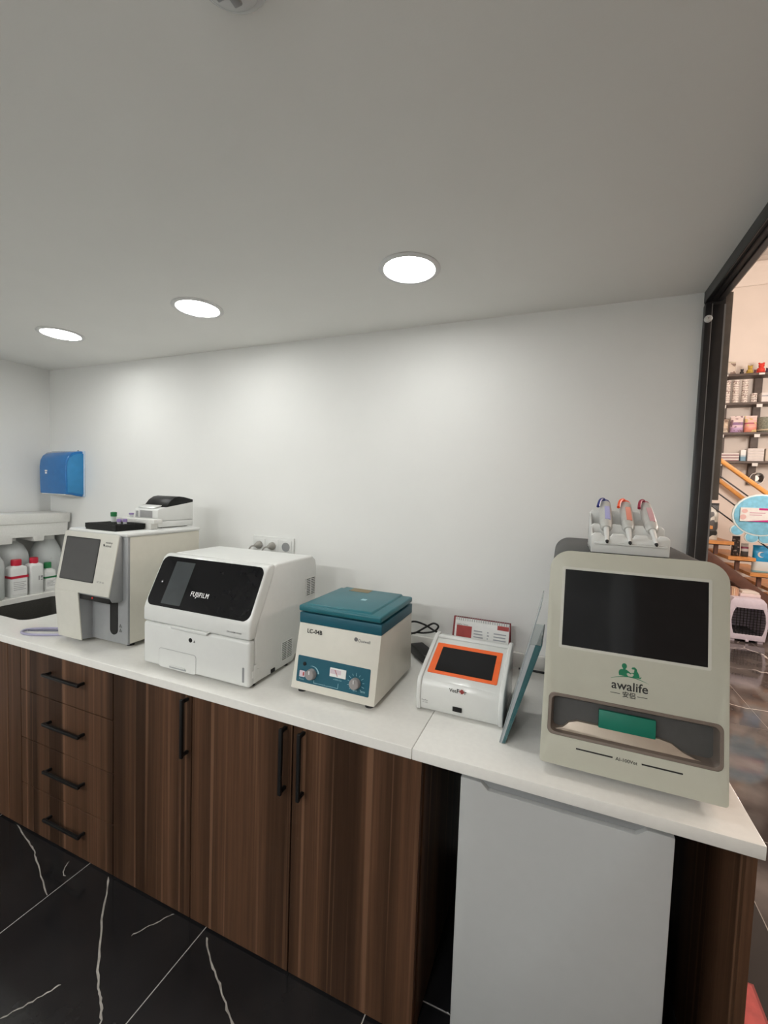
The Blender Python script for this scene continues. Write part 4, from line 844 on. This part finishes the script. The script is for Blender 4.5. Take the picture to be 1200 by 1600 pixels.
def pouch(x, y, z, w_, d_, h, mat, label, cat='bag', name='pet_food_bag', group=None, rot=0.0, lean_=0.0):
    t = thing(name, label, cat, (x, y, z), group)
    prof = ((0, 1.0, 0.75), (0.04, 1.0, 0.95), (0.35, 0.98, 1.0), (0.7, 0.97, 0.72), (0.90, 0.97, 0.22), (0.93, 0.98, 0.06), (1.0, 1.0, 0.05))
    rg_ = []
    for f_, ww, dd in prof:
        pts = rrect(-w_/2*ww, w_/2*ww, -d_/2*dd, d_/2*dd, min(d_/2*dd, w_/2)*0.95, 4)
        rg_.append([(x + a*math.cos(rot) - b*math.sin(rot), y + a*math.sin(rot) + b*math.cos(rot) + lean_*f_*h, z + f_*h) for a, b in pts])
    bg = MB().rings(rg_).build('bag_body', mat, t, smooth=60)
    MB().box(x-w_*0.49, x+w_*0.49, y-0.004+lean_*h*0.955, y+0.004+lean_*h*0.955, z+h*0.945, z+h*0.965).xf(Matrix.Translation((x, y, 0)) @ Matrix.Rotation(rot, 4, 'Z') @ Matrix.Translation((-x, -y, 0))).build('crimp_seal', mat, t)
    return t
pouch(1.503, SF+0.08, ZS[2], 0.130, 0.07, 0.185, banded('tan_bag', [(0, (0.35, 0.27, 0.19)), (0.35, (0.55, 0.44, 0.33)), (0.8, (0.30, 0.22, 0.17))], 0, 0.18, spots=((0.70, 0.62, 0.50), 22, 0.56)), 'tan kraft treat bag at the left end of the third shelf')
pouch(1.652, SF+0.06, ZS[2], 0.142, 0.08, 0.222, banded('purple_bag', [(0, (0.46, 0.30, 0.50)), (0.3, (0.66, 0.48, 0.58)), (0.45, (0.28, 0.16, 0.30)), (0.62, (0.78, 0.66, 0.64))], 0, 0.22, spots=((0.25, 0.15, 0.18), 26, 0.60)), 'white and purple litter bag on the third shelf')
pouch(1.800, SF+0.06, ZS[2], 0.134, 0.08, 0.220, banded('pink_bag', [(0, (0.72, 0.26, 0.18)), (0.3, (0.74, 0.36, 0.30)), (0.5, (0.45, 0.10, 0.14)), (0.58, (0.80, 0.50, 0.46)), (0.75, (0.80, 0.62, 0.58))], 0, 0.22, spots=((0.72, 0.55, 0.25), 20, 0.58)), 'pink and orange litter bag on the third shelf')
wv = thing('woven_basket', 'grey green woven pet basket at the right end of the third shelf', 'basket', (1.97, SF+0.11, ZS[2]))
MB().lathe((1.975, SF+0.115, ZS[2]), (0, 0, 1), [(0.070, 0), (0.100, 0.04), (0.108, 0.12), (0.092, 0.20), (0.086, 0.20), (0.100, 0.12), (0.06, 0.02)], 26).build('basket_shell', pm('woven_grey', (0.24, 0.25, 0.20), 0.9, var=0.4, nscale=90), wv)
MB().tube([(1.975 + 0.095*math.cos(a), SF+0.115 + 0.095*math.sin(a), ZS[2]+0.03) for a in (2*math.pi*i/20 for i in range(21))], 0.010, 6).build('rim_cord', pm('cream_cord', (0.62, 0.55, 0.40), 0.8), wv)
pouch(1.53, SF+0.09, ZS[0], 0.17, 0.09, 0.185, banded('cream_bag', [(0, (0.42, 0.40, 0.36)), (0.15, (0.66, 0.58, 0.50)), (0.9, (0.55, 0.50, 0.40))], 0, 0.19, spots=((0.25, 0.18, 0.15), 18, 0.55)), 'cream printed bag lying on top of the shop shelves', rot=0.3)
def plush(x, z, sc_, col, label, shape):
    y = SF + 0.07; t = thing('plush_toy', label, 'toy', (x, y, z), 'plush toys on the top shelf')
    mt_ = pm(label.split()[0] + '_plush', col, 0.9, var=0.2, nscale=80)
    for nm, dx, dz, r_ in shape:
        MB().lathe((x + dx*sc_, y, z + dz*sc_ - r_*sc_), (0, 0, 1), [(r_*sc_*math.sin(math.pi*i/8), r_*sc_*(1-math.cos(math.pi*i/8))) for i in range(9)], 14).build(nm, mt_, t)
S4 = (('body', 0, 0.055, 0.055), ('head', 0.005, 0.13, 0.04), ('ear', -0.025, 0.165, 0.015), ('ear', 0.033, 0.165, 0.015), ('paw', -0.045, 0.02, 0.02), ('paw', 0.045, 0.02, 0.02))
plush(1.668, ZS[0], 0.42, (0.05, 0.045, 0.045), 'charcoal small plush toy lying on the top shelf', S4)
plush(1.752, ZS[0], 0.66, (0.52, 0.36, 0.08), 'mustard plush toy sitting on the top shelf', S4)
plush(1.808, ZS[0], 0.32, (0.12, 0.05, 0.07), 'maroon small plush toy between the mustard and red toys', S4)
plush(1.868, ZS[0], 0.80, (0.75, 0.07, 0.05), 'red plush toy standing on the top shelf', S4)
plush(1.935, ZS[0], 0.40, (0.07, 0.05, 0.09), 'indigo small plush toy right of the red one', S4)
hb = thing('steel_bowl', 'shiny steel pet bowl hanging on the wall under the shelves', 'bowl', (1.955, SW-0.05, 1.94))
MB().lathe((1.955, SW-0.002, 1.945), (0, -1, 0), [(0.045, 0), (0.066, 0.03), (0.078, 0.055), (0.072, 0.056), (0.060, 0.03), (0.04, 0.006)], 28).build('bowl_shell', CHROME, hb)
MB().tube([(1.955 + 0.078*math.cos(a), SW-0.058, 1.945 + 0.078*math.sin(a)) for a in (2*math.pi*i/24 for i in range(25))], 0.006, 6).build('rolled_rim', CHROME, hb)

# ---------------- goods on the stairs
BWB = banded('black_white_bag', [(0, (0.03, 0.03, 0.03)), (0.25, (0.10, 0.10, 0.10)), (0.8, (0.02, 0.02, 0.02))], 0, 0.44, spots=((0.72, 0.72, 0.66), 9, 0.53))
pouch(1.268, ST+0.16, 1.143, 0.165, 0.10, 0.455, BWB, 'tall black and white dog food bag on the upper tread')
pouch(1.542, ST+0.15, 0.965, 0.085, 0.08, 0.24, banded('dark_pouch', [(0, (0.03, 0.025, 0.025)), (0.5, (0.07, 0.06, 0.06))], 0, 0.24, spots=((0.30, 0.26, 0.24), 30, 0.62)), 'small black pouch leaning on the middle tread', rot=0.2)
pouch(1.625, ST+0.13, 0.965, 0.075, 0.06, 0.16, banded('grey_pouch', [(0, (0.06, 0.06, 0.06)), (0.4, (0.60, 0.58, 0.58)), (0.6, (0.30, 0.04, 0.10)), (0.75, (0.65, 0.62, 0.60))], 0, 0.16), 'grey and white pouch right of the black one on the middle tread')
bb = pouch(1.805, ST+0.13, 0.787, 0.205, 0.10, 0.325, banded('blue_litter', [(0, (0.28, 0.55, 0.66)), (0.08, (0.70, 0.76, 0.76)), (0.42, (0.0, 0.30, 0.62))], 0, 0.32), 'blue and white litter bag with a crescent moon on the lowest tread', name='litter_bag')
cm = [(0.034*math.cos(math.radians(a)), 0.034*math.sin(math.radians(a))) for a in range(50, 311, 20)]; cm += [(0.012 + 0.027*math.cos(math.radians(a)), 0.027*math.sin(math.radians(a))) for a in range(300, 59, -20)]
MB().prism([(1.775 + a, 1.005 + b) for a, b in cm], 'y', ST+0.086, ST+0.094).build('moon_print', WINK, bb)
# scalloped display board with poster
sb = thing('scalloped_board', 'light blue scalloped display board with white rim on the stair railing', 'display board', (1.66, ST-0.05, 1.15))
SKY = pm('sky_blue_felt', (0.22, 0.56, 0.76), 0.8, var=0.15, nscale=20); RIM = pm('pale_rim', (0.72, 0.86, 0.88), 0.7)
def disc(cx, cz, rx_, rz_, y0, y1, mat, nm, par): return MB().prism(E_(cx, cz, rx_, rz_, 28), 'y', y0, y1).build(nm, mat, par, 0.004)
main_o = disc(1.69, 1.475, 0.275, 0.245, ST-0.075, ST-0.045, RIM, 'board', sb)
disc(1.69, 1.475, 0.258, 0.228, ST-0.080, ST-0.050, SKY, 'board_face', main_o)
for cx, cz in ((1.480, 1.290), (1.622, 1.215), (1.745, 1.212), (1.868, 1.285)):
    l_ = disc(cx, cz, 0.070, 0.066, ST-0.066, ST-0.040, RIM, 'scallop', sb); disc(cx, cz, 0.060, 0.056, ST-0.071, ST-0.045, SKY, 'scallop_face', l_)
pst = thing('poster_card', 'white and pink poster card in front of the blue scalloped board', 'poster', (1.66, ST-0.09, 1.40))
pc = MB().box(1.488, 1.90, ST-0.092, ST-0.084, 1.400, 1.560).build('card', PAPER, pst, 0.001, 1)
MG = pm('magenta_print', (0.52, 0.02, 0.22), 0.6); PKL = pm('soft_pink_print', (0.72, 0.48, 0.46), 0.6)
MB().prism([(1.54, 1.401), (1.90, 1.401), (1.90, 1.440)], 'y', ST-0.0935, ST-0.091).build('pink_wedge', MG, pc)
MB().box(1.66, 1.90, ST-0.0935, ST-0.091, 1.535, 1.559).build('pink_band', MG, pc)
MB().prism(E_(1.528, 1.520, 0.028, 0.024), 'y', ST-0.0935, ST-0.091).prism(E_(1.516, 1.450, 0.030, 0.030), 'y', ST-0.0935, ST-0.091).build('picture_print', PKL, pc)
MB().box(1.575, 1.72, ST-0.0935, ST-0.091, 1.496, 1.508).box(1.575, 1.69, ST-0.0935, ST-0.091, 1.472, 1.482).build('text_rows', pm('rose_ink', (0.62, 0.40, 0.48), 0.6), pc)

# ---------------- pet carrier and what is on it
cr = thing('pet_carrier', 'white pet carrier with black wire door on the shop floor', 'pet carrier', (1.605, 4.5, 0))
CY0 = 4.26
oc = [(1.489, 0.400), (1.739, 0.400), (1.762, 0.34), (1.772, 0.25), (1.764, 0.16), (1.745, 0.092), (1.480, 0.092), (1.462, 0.16), (1.452, 0.25), (1.466, 0.34)]
fro = [(1.440, 0.03), (1.775, 0.03), (1.800, 0.25), (1.768, 0.47), (1.735, 0.512), (1.465, 0.512), (1.434, 0.47), (1.425, 0.25)]
LILAC = pm('lilac_white_plastic', (0.72, 0.66, 0.76), 0.4)
m = holed_slab(fro, oc, 0, 0.02); m.v = [Vector((v.x, CY0 + v.z, v.y)) for v in m.v]; m.build('front_frame', LILAC, cr, 0.003)
MB().rings([[(x, CY0+0.02, z) for x, z in fro], [(1.605 + (x-1.605)*1.04, CY0+0.10, z) for x, z in fro], [(1.605 + (x-1.605)*1.04, CY0+0.42, z) for x, z in fro], [(1.605 + (x-1.605)*0.92, CY0+0.46, 0.02 + z*0.95) for x, z in fro]], closed=False)\
    .add([(1.605 + (x-1.605)*0.92, CY0+0.46, 0.02 + z*0.95) for x, z in fro], [tuple(range(len(fro)))]).build('shell', LILAC, cr, smooth=50)
MB().box(1.45, 1.50, CY0+0.02, CY0+0.40, 0, 0.032).box(1.715, 1.765, CY0+0.02, CY0+0.40, 0, 0.032).box(1.595, 1.625, CY0-0.004, CY0+0.01, 0.012, 0.035).build('foot_rails', LILAC, cr, 0.002)
m = MB()
for k in range(1, 9): x = 1.470 + 0.285*k/9; m.box(x-0.003, x+0.003, CY0+0.004, CY0+0.010, 0.092, 0.40)
for k in range(1, 10): z = 0.092 + 0.308*k/10; m.box(1.455, 1.770, CY0+0.006, CY0+0.011, z-0.0025, z+0.0025)
m.build('wire_door', BLACKP, cr, kind='stuff')
MB().box(1.50, 1.735, CY0+0.06, CY0+0.40, 0.04, 0.10).build('cushion', pm('dark_cushion', (0.06, 0.055, 0.065), 0.9), cr, 0.02, 3)
for k, (wd, cc) in enumerate(((0.016, (0.20, 0.12, 0.10)), (0.015, (0.30, 0.18, 0.15)), (0.014, (0.68, 0.45, 0.28)), (0.015, (0.75, 0.55, 0.40)), (0.015, (0.70, 0.42, 0.28)), (0.014, (0.62, 0.38, 0.26)))):
    x = 1.440 + 0.0166*k
    lab = ('dark brown slim carton at the left end of the row on the carrier', 'reddish brown slim carton second in the row on the carrier', 'tan slim carton third in the row on the carrier', 'pale peach slim carton fourth in the row on the carrier', 'orange tan slim carton fifth in the row on the carrier', 'clay coloured slim carton at the right end of the row on the carrier')[k]
    carton(x, x+wd, CY0+0.12, CY0+0.24, 0.512, 0.615 - 0.012*(k > 1), pm('slim_carton_print', cc, 0.6), lab, name='slim_carton', group='slim cartons standing on the pet carrier')
fg = thing('folded_bag', 'folded pink and white packet lying on the pet carrier', 'packet', (1.645, CY0+0.2, 0.512))
MB().box(1.548, 1.742, CY0+0.10, CY0+0.26, 0.512, 0.550).build('lower_fold', pm('pinkish_white', (0.74, 0.62, 0.62), 0.6), fg, 0.008, 3)
MB().prism([(1.56, 0.549), (1.735, 0.549), (1.73, 0.572), (1.66, 0.586), (1.57, 0.580)], 'y', CY0+0.11, CY0+0.25).build('upper_fold', pm('cream_white', (0.76, 0.68, 0.62), 0.6), fg, 0.006, 3)
rm = thing('red_floor_mat', 'red floor mat lying beyond the worktop end panel', 'mat', (0.14, -0.25, 0.0))
MB().box(0.06, 0.232, -0.60, -0.129, 0.0, 0.007).build('mat_pile', pm('salmon_red', (0.55, 0.10, 0.09), 0.7, var=0.15), rm, 0.002)
MB().box(0.052, 0.240, -0.61, -0.121, 0.0, 0.004).build('mat_border', pm('dull_red', (0.34, 0.07, 0.065), 0.7), rm)
